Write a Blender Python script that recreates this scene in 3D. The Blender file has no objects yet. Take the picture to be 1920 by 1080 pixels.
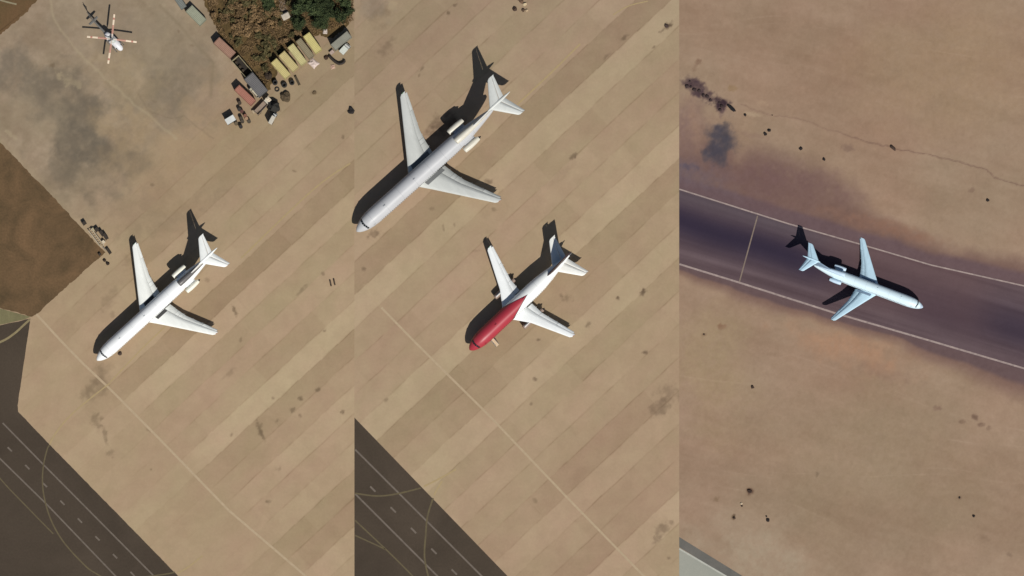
import bpy, bmesh, math, random
import numpy as np
from mathutils import Vector, Matrix, noise as mnoise
R = math.radians
random.seed(7)
sc = bpy.context.scene
COL = sc.collection

# ------------------------------------------------------------------ camera
D = 2000.0                      # metres from the target point on the ground
TILT = R(4.0)                   # a little off nadir, from the south
cam = bpy.data.objects.new('camera', bpy.data.cameras.new('camera')); COL.objects.link(cam)
cam.data.sensor_width = 36; cam.data.lens = 36 * D / 240.0
cam.data.clip_start = 10; cam.data.clip_end = 20000
cam.location = (0, -D * math.sin(TILT), D * math.cos(TILT))
cam.rotation_euler = (TILT, 0, 0)
sc.camera = cam

# ------------------------------------------------------------------ light
SUN_EL = R(50); SH = Vector((-0.43, 0.90)).normalized()      # direction in which shadows fall on the ground
w = bpy.data.worlds.new('World'); sc.world = w; w.use_nodes = True
nt = w.node_tree
sky = nt.nodes.new('ShaderNodeTexSky'); sky.sky_type = 'NISHITA'; sky.sun_disc = False
sky.sun_elevation = SUN_EL
sky.sun_rotation = math.atan2(-SH.x, -SH.y)
bg = nt.nodes['Background']; bg.inputs['Strength'].default_value = 0.05
nt.links.new(sky.outputs[0], bg.inputs[0])
sun = bpy.data.objects.new('sun', bpy.data.lights.new('sun', 'SUN')); COL.objects.link(sun)
sun.data.energy = 4.57; sun.data.angle = R(0.5); sun.data.color = (1, .95, .88)
sd = Vector((SH.x * math.cos(SUN_EL), SH.y * math.cos(SUN_EL), -math.sin(SUN_EL)))
sun.rotation_euler = sd.to_track_quat('-Z', 'Y').to_euler()
sun.location = (60, -60, 300)
sc.view_settings.view_transform = 'Standard'; sc.view_settings.look = 'None'
sc.view_settings.exposure = 0.0; sc.view_settings.gamma = 1
G = np.array([1.25, 1.19, 1.14])   # brightness of a fully white, level, sunlit surface under the light above

# ------------------------------------------------------------------ helpers: positions, colours, noise
def PW(x, y):
    """photo position (1920x1080) -> ground point, z = 0"""
    x = np.asarray(x, float); y = np.asarray(y, float)
    a = (x - 960) / 1920 * 240 / D; b = (540 - y) / 1920 * 240 / D
    c, s = math.cos(TILT), math.sin(TILT)
    dz = -c + b * s; dy = s + b * c
    t = (D * c) / -dz
    return a * t, -D * s + dy * t
def P(x, y):
    X, Y = PW(x, y); return float(X), float(Y)
def lin(c):
    c = np.clip(np.asarray(c, float) / 255, 0, 1)
    return np.where(c <= 0.04045, c / 12.92, ((c + 0.055) / 1.055) ** 2.4)
def alb(c):
    """a colour seen in full sun on level ground -> base colour"""
    return np.clip(lin(c) / G, 0.002, 0.85)
def _h(ix, iy, seed):
    n = (ix.astype(np.int64) * 374761393 + iy.astype(np.int64) * 668265263 + seed * 1442695041) & 0xffffffff
    n = ((n ^ (n >> 13)) * 1274126177) & 0xffffffff
    n = n ^ (n >> 16)
    return (n & 0xffffff) / float(0xffffff)
def vn(x, y, seed=0):
    ix = np.floor(x); iy = np.floor(y); fx = x - ix; fy = y - iy
    fx = fx * fx * (3 - 2 * fx); fy = fy * fy * (3 - 2 * fy)
    a = _h(ix, iy, seed); b = _h(ix + 1, iy, seed); c = _h(ix, iy + 1, seed); d = _h(ix + 1, iy + 1, seed)
    return (a * (1 - fx) + b * fx) * (1 - fy) + (c * (1 - fx) + d * fx) * fy
def fbm(x, y, sx, sy=None, seed=0, oct=4, rot=0.0):
    """-1..1"""
    sy = sy or sx
    c, s = math.cos(rot), math.sin(rot)
    u = (x * c + y * s) / sx; v = (-x * s + y * c) / sy
    t = 0; a = 1.0; n = 0
    for i in range(oct):
        t = t + a * (vn(u, v, seed + i * 17) - .5) * 2; n += a
        u = u * 2.03 + 5.1; v = v * 2.03 + 9.7; a *= .55
    return t / n * 1.4
def ss(e0, e1, v):
    t = np.clip((v - e0) / (e1 - e0), 0, 1); return t * t * (3 - 2 * t)
def blob(x, y, cx, cy, rx, ry, ang=0, warp=.35, seed=1, soft=.5, sc_=None):
    s_ = sc_ or max(6, min(rx, ry) * .8)
    r = R(ang); dx = x - cx; dy = y - cy
    u = (dx * math.cos(r) + dy * math.sin(r)) / rx; v = (-dx * math.sin(r) + dy * math.cos(r)) / ry
    d = np.sqrt(u * u + v * v) + warp * fbm(x, y, s_, seed=seed, oct=7)
    return (1 - ss(1 - soft, 1 + soft * .6, d)) * np.clip(.9 + .35 * fbm(x, y, 7, seed=seed + 2, oct=3), 0, 1)
def segd(x, y, pts):
    d = np.full(np.shape(x), 1e9)
    for (ax, ay), (bx, by) in zip(pts, pts[1:]):
        vx, vy = bx - ax, by - ay; L = vx * vx + vy * vy
        t = np.clip(((x - ax) * vx + (y - ay) * vy) / L, 0, 1)
        d = np.minimum(d, np.hypot(x - ax - t * vx, y - ay - t * vy))
    return d
def mix(c, col, m):
    return c + (np.asarray(col, float) - c) * m[..., None]

# ------------------------------------------------------------------ helpers: objects
def tag(o, label=None, cat=None, group=None, kind=None):
    if label: o['label'] = label
    if cat: o['category'] = cat
    if group: o['group'] = group
    if kind: o['kind'] = kind
    return o
def empty(name, loc=(0, 0, 0), rz=0, label=None, cat=None, group=None):
    o = bpy.data.objects.new(name, None); COL.objects.link(o)
    o.location = loc; o.rotation_euler = (0, 0, rz); o.empty_display_size = .5
    return tag(o, label, cat, group)
def copy_tree(o, parent=None):
    c = o.copy(); COL.objects.link(c)
    if parent is not None: c.parent = parent
    for ch in list(o.children): copy_tree(ch, c)
    return c

class MB:
    def __init__(s): s.v = []; s.f = []; s.m = []; s.sm = []
    def add(s, vs, fs, m=0, smooth=False):
        o = len(s.v); s.v += [tuple(v) for v in vs]
        for f in fs: s.f.append(tuple(i + o for i in f)); s.m.append(m); s.sm.append(smooth)
        return s
    def box(s, c, d, rz=0, m=0, bev=0.0):
        x, y, z = d[0] / 2, d[1] / 2, d[2] / 2
        b = min(bev, x * .9, y * .9, z * .9)
        cr, sr = math.cos(rz), math.sin(rz)
        if b <= 0:
            vs = [(sx * x, sy * y, sz * z) for sz in (-1, 1) for sx, sy in ((-1, -1), (1, -1), (1, 1), (-1, 1))]
            fs = [(3, 2, 1, 0), (4, 5, 6, 7)] + [(i, (i + 1) % 4, 4 + (i + 1) % 4, 4 + i) for i in range(4)]
        else:
            vs = []
            def ring(ix, iy, z_):
                return [(-ix, -iy + b, z_), (-ix + b, -iy, z_), (ix - b, -iy, z_), (ix, -iy + b, z_), (ix, iy - b, z_), (ix - b, iy, z_), (-ix + b, iy, z_), (-ix, iy - b, z_)]
            vs = ring(x - b, y - b, -z) + ring(x, y, -z + b) + ring(x, y, z - b) + ring(x - b, y - b, z)
            fs = [tuple(range(7, -1, -1)), tuple(range(24, 32))]
            for k in range(3):
                fs += [(k * 8 + i, k * 8 + (i + 1) % 8, k * 8 + 8 + (i + 1) % 8, k * 8 + 8 + i) for i in range(8)]
        vs = [(c[0] + a * cr - b_ * sr, c[1] + a * sr + b_ * cr, c[2] + z_) for a, b_, z_ in vs]
        return s.add(vs, fs, m)
    def tube(s, p0, p1, r0, r1=None, n=10, m=0, cap=True):
        r1 = r0 if r1 is None else r1
        p0, p1 = Vector(p0), Vector(p1); d = (p1 - p0).normalized()
        a = d.orthogonal().normalized(); b = d.cross(a)
        vs = [p0 + (a * math.cos(t) + b * math.sin(t)) * r0 for t in [2 * math.pi * i / n for i in range(n)]]
        vs += [p1 + (a * math.cos(t) + b * math.sin(t)) * r1 for t in [2 * math.pi * i / n for i in range(n)]]
        fs = [(i, (i + 1) % n, n + (i + 1) % n, n + i) for i in range(n)]
        s.add(vs, fs, m, True)
        if cap: s.add(vs, [tuple(range(n - 1, -1, -1)), tuple(range(n, 2 * n))], m)
        return s
    def rings(s, rs, m=0, caps=True, smooth=True):
        n = len(rs[0]); vs = [v for r in rs for v in r]; fs = []
        for k in range(len(rs) - 1):
            fs += [(k * n + i, k * n + (i + 1) % n, (k + 1) * n + (i + 1) % n, (k + 1) * n + i) for i in range(n)]
        s.add(vs, fs, m, smooth)
        if caps: s.add(rs[0], [tuple(range(n - 1, -1, -1))], m); s.add(rs[-1], [tuple(range(n))], m)
        return s
    def lathe(s, c, prof, n=20, m=0, ax='x'):
        """prof: (pos, radius); axis x (towards -x = aft) or z"""
        rs = []
        for p, r in prof:
            if ax == 'x': rs.append([(c[0] - p, c[1] + r * math.cos(2 * math.pi * i / n), c[2] + r * math.sin(2 * math.pi * i / n)) for i in range(n)])
            elif ax == 'y': rs.append([(c[0] + r * math.sin(2 * math.pi * i / n), c[1] + p, c[2] + r * math.cos(2 * math.pi * i / n)) for i in range(n)])
            else: rs.append([(c[0] + r * math.cos(2 * math.pi * i / n), c[1] + r * math.sin(2 * math.pi * i / n), c[2] + p) for i in range(n)])
        return s.rings(rs, m, caps=False)
    def build(s, name, mats, parent=None, loc=(0, 0, 0), rz=0):
        me = bpy.data.meshes.new(name); me.from_pydata(s.v, [], s.f)
        bm = bmesh.new(); bm.from_mesh(me); bmesh.ops.recalc_face_normals(bm, faces=bm.faces[:]); bm.to_mesh(me); bm.free()
        if not isinstance(mats, (list, tuple)): mats = [mats]
        for m in mats: me.materials.append(m)
        me.polygons.foreach_set('material_index', s.m); me.polygons.foreach_set('use_smooth', s.sm)
        o = bpy.data.objects.new(name, me); COL.objects.link(o)
        o.location = loc; o.rotation_euler = (0, 0, rz)
        if parent is not None: o.parent = parent
        return o

# ------------------------------------------------------------------ materials
def newmat(name):
    m = bpy.data.materials.new(name); m.use_nodes = True
    return m, m.node_tree, m.node_tree.nodes['Principled BSDF']
def N(t, typ, **kw):
    n = t.nodes.new(typ)
    for k, v in kw.items():
        if k.startswith('i_'): n.inputs[k[2:]].default_value = v
        elif k.startswith('n_'): n.inputs[int(k[2:])].default_value = v
        else: setattr(n, k, v)
    return n
def mulcol(t, a, b, fac=1.0):
    n = t.nodes.new('ShaderNodeMix'); n.data_type = 'RGBA'; n.blend_type = 'MULTIPLY'; n.inputs[0].default_value = fac
    t.links.new(a, n.inputs[6]); t.links.new(b, n.inputs[7]); return n.outputs[2]
def noise_gray(t, scale, lo, hi, detail=5, coord='Object', stretch=None, distort=0):
    tc = t.nodes.new('ShaderNodeTexCoord'); src = tc.outputs[coord]
    if stretch:
        mp = N(t, 'ShaderNodeMapping'); mp.inputs['Scale'].default_value = stretch[0]; mp.inputs['Rotation'].default_value = (0, 0, stretch[1])
        t.links.new(src, mp.inputs[0]); src = mp.outputs[0]
    n = N(t, 'ShaderNodeTexNoise'); n.inputs['Scale'].default_value = scale; n.inputs['Detail'].default_value = detail
    n.inputs['Roughness'].default_value = .65; n.inputs['Distortion'].default_value = distort
    t.links.new(src, n.inputs['Vector'])
    r = N(t, 'ShaderNodeMapRange'); r.inputs[1].default_value = .25; r.inputs[2].default_value = .75
    r.inputs[3].default_value = lo; r.inputs[4].default_value = hi
    t.links.new(n.outputs[0], r.inputs[0])
    return r.outputs[0]
def val2col(t, o):
    c = N(t, 'ShaderNodeCombineColor')
    for i in range(3): t.links.new(o, c.inputs[i])
    return c.outputs[0]
def paint(name, rgb, rough=.45, var=.08, scale=1.2, metal=0, linear=False, bump=0, spec=.4):
    m, t, b = newmat(name)
    col = rgb if linear else tuple(alb(rgb))
    rg = N(t, 'ShaderNodeRGB'); rg.outputs[0].default_value = (*col, 1)
    o = mulcol(t, rg.outputs[0], val2col(t, noise_gray(t, scale, 1 - var * 1.6, 1 + var * .6)))
    o = mulcol(t, o, val2col(t, noise_gray(t, scale * 9, 1 - var * .7, 1 + var * .4)))
    t.links.new(o, b.inputs['Base Color'])
    b.inputs['Roughness'].default_value = rough; b.inputs['Metallic'].default_value = metal
    b.inputs['Specular IOR Level'].default_value = spec
    if bump:
        bp = N(t, 'ShaderNodeBump', i_Strength=bump); bp.inputs['Distance'].default_value = .1
        t.links.new(noise_gray(t, scale * 6, 0, 1), bp.inputs['Height']); t.links.new(bp.outputs[0], b.inputs['Normal'])
    return m
def two_tone(name, c1, c2, scale, fine=.15, rough=.95, stretch=None, bump=.0, lo=.3, hi=.7):
    m, t, b = newmat(name)
    f = noise_gray(t, scale, 0, 1, 7, stretch=stretch, distort=.6)
    mx = N(t, 'ShaderNodeMix', data_type='RGBA'); t.links.new(f, mx.inputs[0])
    mx.inputs[6].default_value = (*alb(c1), 1); mx.inputs[7].default_value = (*alb(c2), 1)
    o = mulcol(t, mx.outputs[2], val2col(t, noise_gray(t, 2.2, 1 - fine, 1 + fine, 8)))
    t.links.new(o, b.inputs['Base Color']); b.inputs['Roughness'].default_value = rough
    b.inputs['Specular IOR Level'].default_value = .15
    if bump:
        bp = N(t, 'ShaderNodeBump', i_Strength=bump); bp.inputs['Distance'].default_value = .3
        t.links.new(noise_gray(t, 1.5, 0, 1, 8), bp.inputs['Height']); t.links.new(bp.outputs[0], b.inputs['Normal'])
    return m
def ground_mat(name, fine=.05):
    m, t, b = newmat(name)
    at = N(t, 'ShaderNodeAttribute', attribute_name='soil')
    o = mulcol(t, at.outputs['Color'], val2col(t, noise_gray(t, 1.6, 1 - fine, 1 + fine, 8)))
    o = mulcol(t, o, val2col(t, noise_gray(t, .22, 1 - fine, 1 + fine, 5, distort=.8)))
    t.links.new(o, b.inputs['Base Color']); b.inputs['Roughness'].default_value = .95
    b.inputs['Specular IOR Level'].default_value = .1
    return m

# ------------------------------------------------------------------ ground sheets
def sheet(name, X, Y, colf, mat, z=0.0, label=None):
    """X, Y: 2-D arrays of photo positions; colf gives the soil colour there"""
    ny, nx = X.shape
    wx, wy = PW(X, Y)
    co = np.stack([wx, wy, np.full_like(wx, z)], -1).reshape(-1, 3).astype(np.float32)
    idx = np.arange(nx * ny).reshape(ny, nx)
    q = np.stack([idx[1:, :-1], idx[1:, 1:], idx[:-1, 1:], idx[:-1, :-1]], -1).reshape(-1, 4)
    me = bpy.data.meshes.new(name)
    me.vertices.add(len(co)); me.vertices.foreach_set('co', co.ravel())
    me.loops.add(q.size); me.loops.foreach_set('vertex_index', q.ravel().astype(np.int32))
    me.polygons.add(len(q)); me.polygons.foreach_set('loop_start', np.arange(0, q.size, 4, dtype=np.int32))
    me.polygons.foreach_set('loop_total', np.full(len(q), 4, dtype=np.int32))
    me.update(calc_edges=True)
    c = alb(colf(X, Y)).reshape(-1, 3)
    at = me.color_attributes.new('soil', 'FLOAT_COLOR', 'POINT')
    at.data.foreach_set('color', np.concatenate([c, np.ones((len(c), 1))], 1).astype(np.float32).ravel())
    me.materials.append(mat)
    o = bpy.data.objects.new(name, me); COL.objects.link(o); o['kind'] = 'structure'
    return o
def flat(name, pts, z, mat, kind='structure', rough=0.0):
    if rough:
        out = []; rr_ = random.Random(len(name) + int(pts[0][0]))
        for (ax, ay), (bx, by) in zip(pts, pts[1:] + pts[:1]):
            n_ = max(1, int(math.hypot(bx - ax, by - ay) / 3.5))
            for i in range(n_):
                t = i / n_; e = rough if i else 0
                px_, py_ = ax + (bx - ax) * t, ay + (by - ay) * t
                q_ = mnoise.noise(Vector((px_ / 14, py_ / 14, 3))) * 1.6 + rr_.uniform(-.5, .5)
                l_ = math.hypot(bx - ax, by - ay); nx_, ny_ = -(by - ay) / l_, (bx - ax) / l_
                px_ += nx_ * q_ * e; py_ += ny_ * q_ * e
                if min(px_, ax, bx) < SEAM1 <= max(px_, ax, bx) and min(ax, bx) > 500: px_ = ax + (bx - ax) * t if SEAM1 > ax else max(px_, SEAM1 + .1)
                out.append((px_, py_))
        pts = out
    me = bpy.data.meshes.new(name)
    me.from_pydata([(*P(x, y), z) for x, y in pts], [], [tuple(range(len(pts)))])
    if me.polygons[0].normal.z < 0: me.flip_normals()
    me.materials.append(mat)
    o = bpy.data.objects.new(name, me); COL.objects.link(o); o['kind'] = kind
    return o
def smooth_path(pts, k=6):
    out = []
    n = len(pts)
    for i in range(n - 1):
        p0 = pts[max(i - 1, 0)]; p1 = pts[i]; p2 = pts[i + 1]; p3 = pts[min(i + 2, n - 1)]
        for j in range(k):
            t = j / k
            out.append(tuple(.5 * (2 * p1[a] + (p2[a] - p0[a]) * t + (2 * p0[a] - 5 * p1[a] + 4 * p2[a] - p3[a]) * t * t + (3 * p1[a] - p0[a] - 3 * p2[a] + p3[a]) * t ** 3) for a in (0, 1)))
    out.append(pts[-1]); return out
def line(name, pts, wpx, z, mat, curve=False):
    """a painted line along photo positions, wpx wide"""
    if curve: pts = smooth_path(pts)
    L = []
    for i, p in enumerate(pts):
        a = pts[max(i - 1, 0)]; b = pts[min(i + 1, len(pts) - 1)]
        dx, dy = b[0] - a[0], b[1] - a[1]; l = math.hypot(dx, dy) or 1
        nx, ny = -dy / l * wpx / 2, dx / l * wpx / 2
        L.append(((p[0] + nx, p[1] + ny), (p[0] - nx, p[1] - ny)))
    vs = [(*P(*q), z) for pr in L for q in pr]
    fs = [(2 * i, 2 * i + 1, 2 * i + 3, 2 * i + 2) for i in range(len(L) - 1)]
    me = bpy.data.meshes.new(name); me.from_pydata(vs, [], fs)
    if me.polygons[0].normal.z < 0: me.flip_normals()
    me.materials.append(mat)
    o = bpy.data.objects.new(name, me); COL.objects.link(o); o['kind'] = 'structure'
    return o

def lanes(x, y, e0, wd, ang, tints, seed):
    """concrete lanes poured side by side, each lane a row of slabs"""
    a = R(ang); n = (math.sin(a), math.cos(a))
    wob = .8 * fbm(x, y, 40, seed=seed + 3, oct=2)
    v = x * n[0] + y * n[1] + wob; u = x * math.cos(a) - y * math.sin(a)
    k = np.floor((v - e0) / wd); fr = (v - e0) / wd - k
    rk = _h(k, k * 0, seed)
    t = (rk - .5) * .9
    for kk, tv in tints.items(): t = np.where(k == kk, tv, t)
    seg = np.floor((u + rk * 300) / 150.0); fs_ = (u + rk * 300) / 150.0 - seg
    ts = (_h(k, seg, seed + 5) - .5)
    hue = (_h(k, seg * 0 + 3, seed + 9) - .5)
    d = np.minimum(fr, 1 - fr) * wd
    jn = np.clip(.55 + .9 * fbm(x, y, 26, seed=seed + 11, oct=3), 0, 1.3)
    j = np.exp(-(d / 1.3) ** 2) * jn
    d2 = np.minimum(fs_, 1 - fs_) * 150
    j2 = np.exp(-(d2 / 1.0) ** 2) * np.clip(fbm(x, y, 30, seed=seed + 12, oct=2), 0, 1) * .5
    # the slabs of half a lane differ a little too
    return t, ts, hue, np.clip(j + j2, 0, 1.3)

def apron_col(x, y, base_lo, base_hi, e0, wd, ang, tints, seed, fade):
    c = np.zeros(x.shape + (3,)) + np.asarray(base_lo, float)
    c = mix(c, base_hi, 1 - ss(100, 700, y + .25 * x % 1e9))
    t, ts, hue, j = lanes(x, y, e0, wd, ang, tints, seed)
    mo = fbm(x, y, 90, seed=seed + 21); mo2 = fbm(x, y, 22, 16, seed=seed + 22, rot=-R(ang)); mo3 = fbm(x, y, 140, 60, seed=seed + 23, rot=-R(ang))
    lum = (t * 9.5 + ts * 5) * fade + mo * 3.5 + mo2 * 3.0 - j * 13 * fade
    c = c + lum[..., None] * np.array([1, .98, .9])
    h = hue * 4 * fade + mo3 * 2.5 + .5 * fbm(x, y, 34, seed=seed + 29) * 3.5
    c = c + h[..., None] * np.array([.35, -.55, .1])
    return c

TINT1 = {-1: -.95, 0: .75, 1: -.15, 2: .25, 3: -.15, 4: 1.0, 5: -.8, 6: -.3, 7: .55, 8: .15, 9: .25, 10: -.75, 11: -.6, 12: .35, 13: 0, 14: .1,
         -2: .25, -3: 0, -4: .35, -5: -.3, -6: .1, -7: -.1, -8: .1, -9: -.2}
def col1(x, y):
    v = x * .678 + y * .735
    fade = .25 + .75 * ss(330, 520, v + 40 * fbm(x, y, 80, seed=4, oct=2)) * ss(60, 150, x * .735 - y * .678 + 420)
    c = apron_col(x, y, (169, 144, 114), (155, 132, 106), 709, 38.9, 42.7, TINT1, 100, fade)
    # far side of the pad: old mottled ground
    up = 1 - ss(330, 470, v)
    c = mix(c, (142, 127, 107), .42 * up)
    f1 = fbm(x, y, 70, seed=31, oct=6); f2 = fbm(x, y, 26, seed=33, oct=5)
    c = c + (up * (f1 * 10 + f2 * 8 + 6 * fbm(x, y, 9, seed=35, oct=4)))[..., None] * np.array([1, .98, .92])
    g = lambda *a, **k: blob(x, y, *a, **k)
    # grey oil and soot stains
    for cx, cy, rx, ry, an, am, col in [
        (60, 150, 62, 38, 25, .62, (100, 92, 82)), (135, 178, 50, 30, 40, .7, (104, 94, 82)), (160, 225, 34, 46, -20, .7, (102, 93, 82)),
        (145, 280, 60, 42, 40, .75, (96, 88, 78)), (200, 300, 58, 44, 20, .62, (108, 96, 82)), (120, 345, 40, 30, 45, .45, (116, 104, 88)),
        (60, 215, 60, 40, 30, .5, (142, 128, 108)), (325, 150, 58, 50, 40, .62, (110, 100, 86)), (300, 195, 60, 28, 20, .45, (118, 107, 92)),
        (345, 95, 50, 30, 50, .5, (126, 114, 98)), (205, 40, 70, 52, 10, .45, (132, 119, 104)), (300, 60, 50, 40, 0, .35, (140, 127, 108)),
        (240, 150, 60, 35, 35, .25, (165, 145, 112)), (130, 150, 20, 8, 30, .5, (165, 150, 122)), (230, 245, 50, 30, 10, .4, (160, 138, 108)),
        (330, 260, 90, 40, -30, .35, (160, 138, 108)), (270, 385, 60, 22, -20, .3, (128, 112, 92)), (320, 405, 70, 14, -25, .35, (128, 112, 92)),
        (390, 300, 80, 50, -40, .35, (150, 128, 102))]:
        c = mix(c, tuple(np.array(col) * (1.06, 1.04, 1.0)), am * .95 * g(cx, cy, rx * 1.22, ry * 1.22, an, warp=1.1, seed=int(cx + cy), soft=.75))
    for k in range(14):   # small oil spots and scuffs
        rx_, ry_ = random.uniform(2, 6), random.uniform(2, 4)
        cx, cy = random.uniform(20, 640), random.uniform(20, 1060)
        c = mix(c, (120, 100, 78), .55 * g(cx, cy, rx_, ry_, random.uniform(0, 180), warp=.4, seed=k))
    for cx, cy, rx, ry, an, am in [(185, 715, 22, 26, 20, .5), (165, 735, 26, 14, -40, .45), (182, 790, 10, 14, 0, .55), (197, 815, 4, 14, -15, .5),
                                   (205, 850, 9, 8, 0, .4), (488, 805, 5, 13, -15, .85), (493, 818, 3, 12, -20, .6), (430, 700, 14, 5, -35, .3),
                                   (440, 585, 4, 9, -20, .8), (520, 790, 6, 5, 0, .5), (549, 768, 5, 5, 0, .7), (563, 747, 4, 5, 20, .75),
                                   (596, 731, 5, 5, 0, .75), (643, 772, 4, 4, 0, .8), (503, 940, 4, 4, 0, .75), (525, 878, 5, 4, 0, .4),
                                   (565, 545, 14, 4, -45, .45), (588, 173, 7, 5, 0, .45), (643, 257, 3, 4, 0, .6), (290, 190, 5, 3, 0, .3),
                                   (97, 123, 5, 4, 0, .6), (212, 590, 6, 8, 0, .3), (388, 525, 7, 5, 0, .35), (240, 490, 18, 9, 30, .25), (205, 560, 10, 22, 30, .25)]:
        c = mix(c, (104, 86, 66), .85 * am * g(cx, cy, rx, ry, an, warp=.8, seed=int(cx * 3 + cy), soft=.7))
    # pale dusty edge along the grass corner and the tan strip at the left
    e = np.exp(-(segd(x, y, [(-40, 240), (118, 400), (200, 480)]) / 16) ** 2)
    c = mix(c, (168, 148, 114), .35 * e)
    c = mix(c, (170, 152, 122), .6 * g(20, 252, 14, 5, 40, warp=.5, seed=5))
    # faint crack lines of the old pad
    cr = np.exp(-(segd(x + 3 * fbm(x, y, 18, seed=7), y + 3 * fbm(x, y, 18, seed=8), [(95, 0), (100, 35), (140, 90), (200, 150), (260, 200), (330, 260)]) / 2.2) ** 2)
    c = mix(c, (172, 155, 124), .45 * cr)
    cr = np.exp(-(segd(x + 3 * fbm(x, y, 18, seed=9), y + 3 * fbm(x, y, 18, seed=10), [(260, 175), (275, 205), (320, 222), (345, 218), (400, 260)]) / 1.4) ** 2)
    c = mix(c, (120, 103, 82), .35 * cr)
    cr = np.exp(-(segd(x, y, [(300, 10), (330, 40), (360, 75), (400, 118), (395, 180)]) / 3.0) ** 2)
    c = mix(c, (128, 112, 88), .4 * cr)
    return c
TINT2 = {-1: -.85, 0: .85, 1: -.1, 2: .1, 3: 0, 4: .95, 5: -.75, 6: -.2, 7: .75, 8: -.15, 9: .1, 10: -.3, 11: -.55, 12: .15, 13: -.35, 14: -.5, 15: .7,
         16: 0, -2: .25, -3: .1, -4: -.1, -5: .1, -6: -.1}
def col2(x, y):
    c = apron_col(x, y, (168, 143, 114), (158, 134, 109), 858, 45.5, 43.0, TINT2, 200, np.ones(x.shape))
    g = lambda *a, **k: blob(x, y, *a, **k)
    for cx, cy, rx, ry, an, am in [(835, 232, 30, 14, -20, .6), (850, 245, 22, 16, -35, .55), (815, 250, 14, 8, 10, .45), (852, 226, 4, 4, 0, .5),
                                   (1250, 50, 12, 5, -40, .9), (1228, 88, 4, 4, 0, .6), (1170, 72, 9, 3, -42, .5), (1137, 106, 8, 3, -42, .4), (1077, 292, 9, 4, -42, .6),
                                   (840, 24, 4, 3, 0, .6), (852, 10, 4, 3, 0, .6), (700, 20, 30, 22, 20, .3), (725, 90, 18, 10, -42, .3), (790, 130, 6, 3, -42, .5),
                                   (1159, 559, 4, 4, 30, .75), (1206, 548, 5, 6, 40, .8), (1209, 661, 5, 3, 0, .6), (1004, 711, 4, 3, 0, .6), (996, 757, 3, 3, 0, .45),
                                   (704, 438, 12, 7, -25, .45), (682, 505, 5, 4, 0, .5), (1245, 990, 16, 9, -35, .4), (1232, 1010, 10, 6, -35, .35), (1254, 1047, 4, 3, 0, .5),
                                   (810, 392, 4, 3, 0, .35), (915, 340, 9, 4, 20, .45), (1062, 560, 9, 7, 0, .3), (1052, 555, 4, 4, 0, .4), (1103, 608, 4, 5, 0, .5), (1010, 637, 3, 3, 0, .55),
                                   (890, 470, 8, 3, 0, .25), (1240, 760, 14, 20, 40, .4), (1255, 735, 22, 14, 0, .25), (1050, 330, 30, 8, -42, .1)]:
        c = mix(c, (92, 74, 58), am * g(cx, cy, rx, ry, an, warp=.9, seed=int(cx * 3 + cy), soft=.75))
    c = mix(c, (172, 152, 120), .5 * g(735, 12, 8, 14, 10, warp=.6, seed=3))
    c = mix(c, (142, 128, 112), .35 * g(700, 15, 36, 26, 10, warp=.6, seed=13))
    for k in range(8):
        cx, cy = random.uniform(690, 1260), random.uniform(20, 1060)
        c = mix(c, (120, 100, 78), .5 * g(cx, cy, random.uniform(2, 7), random.uniform(2, 4), random.uniform(0, 180), warp=.4, seed=k + 50))
    cr = np.exp(-(segd(x, y, [(683, 535), (715, 577)]) / 2.0) ** 2)
    c = mix(c, (182, 160, 126), .3 * cr)
    return c

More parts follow.
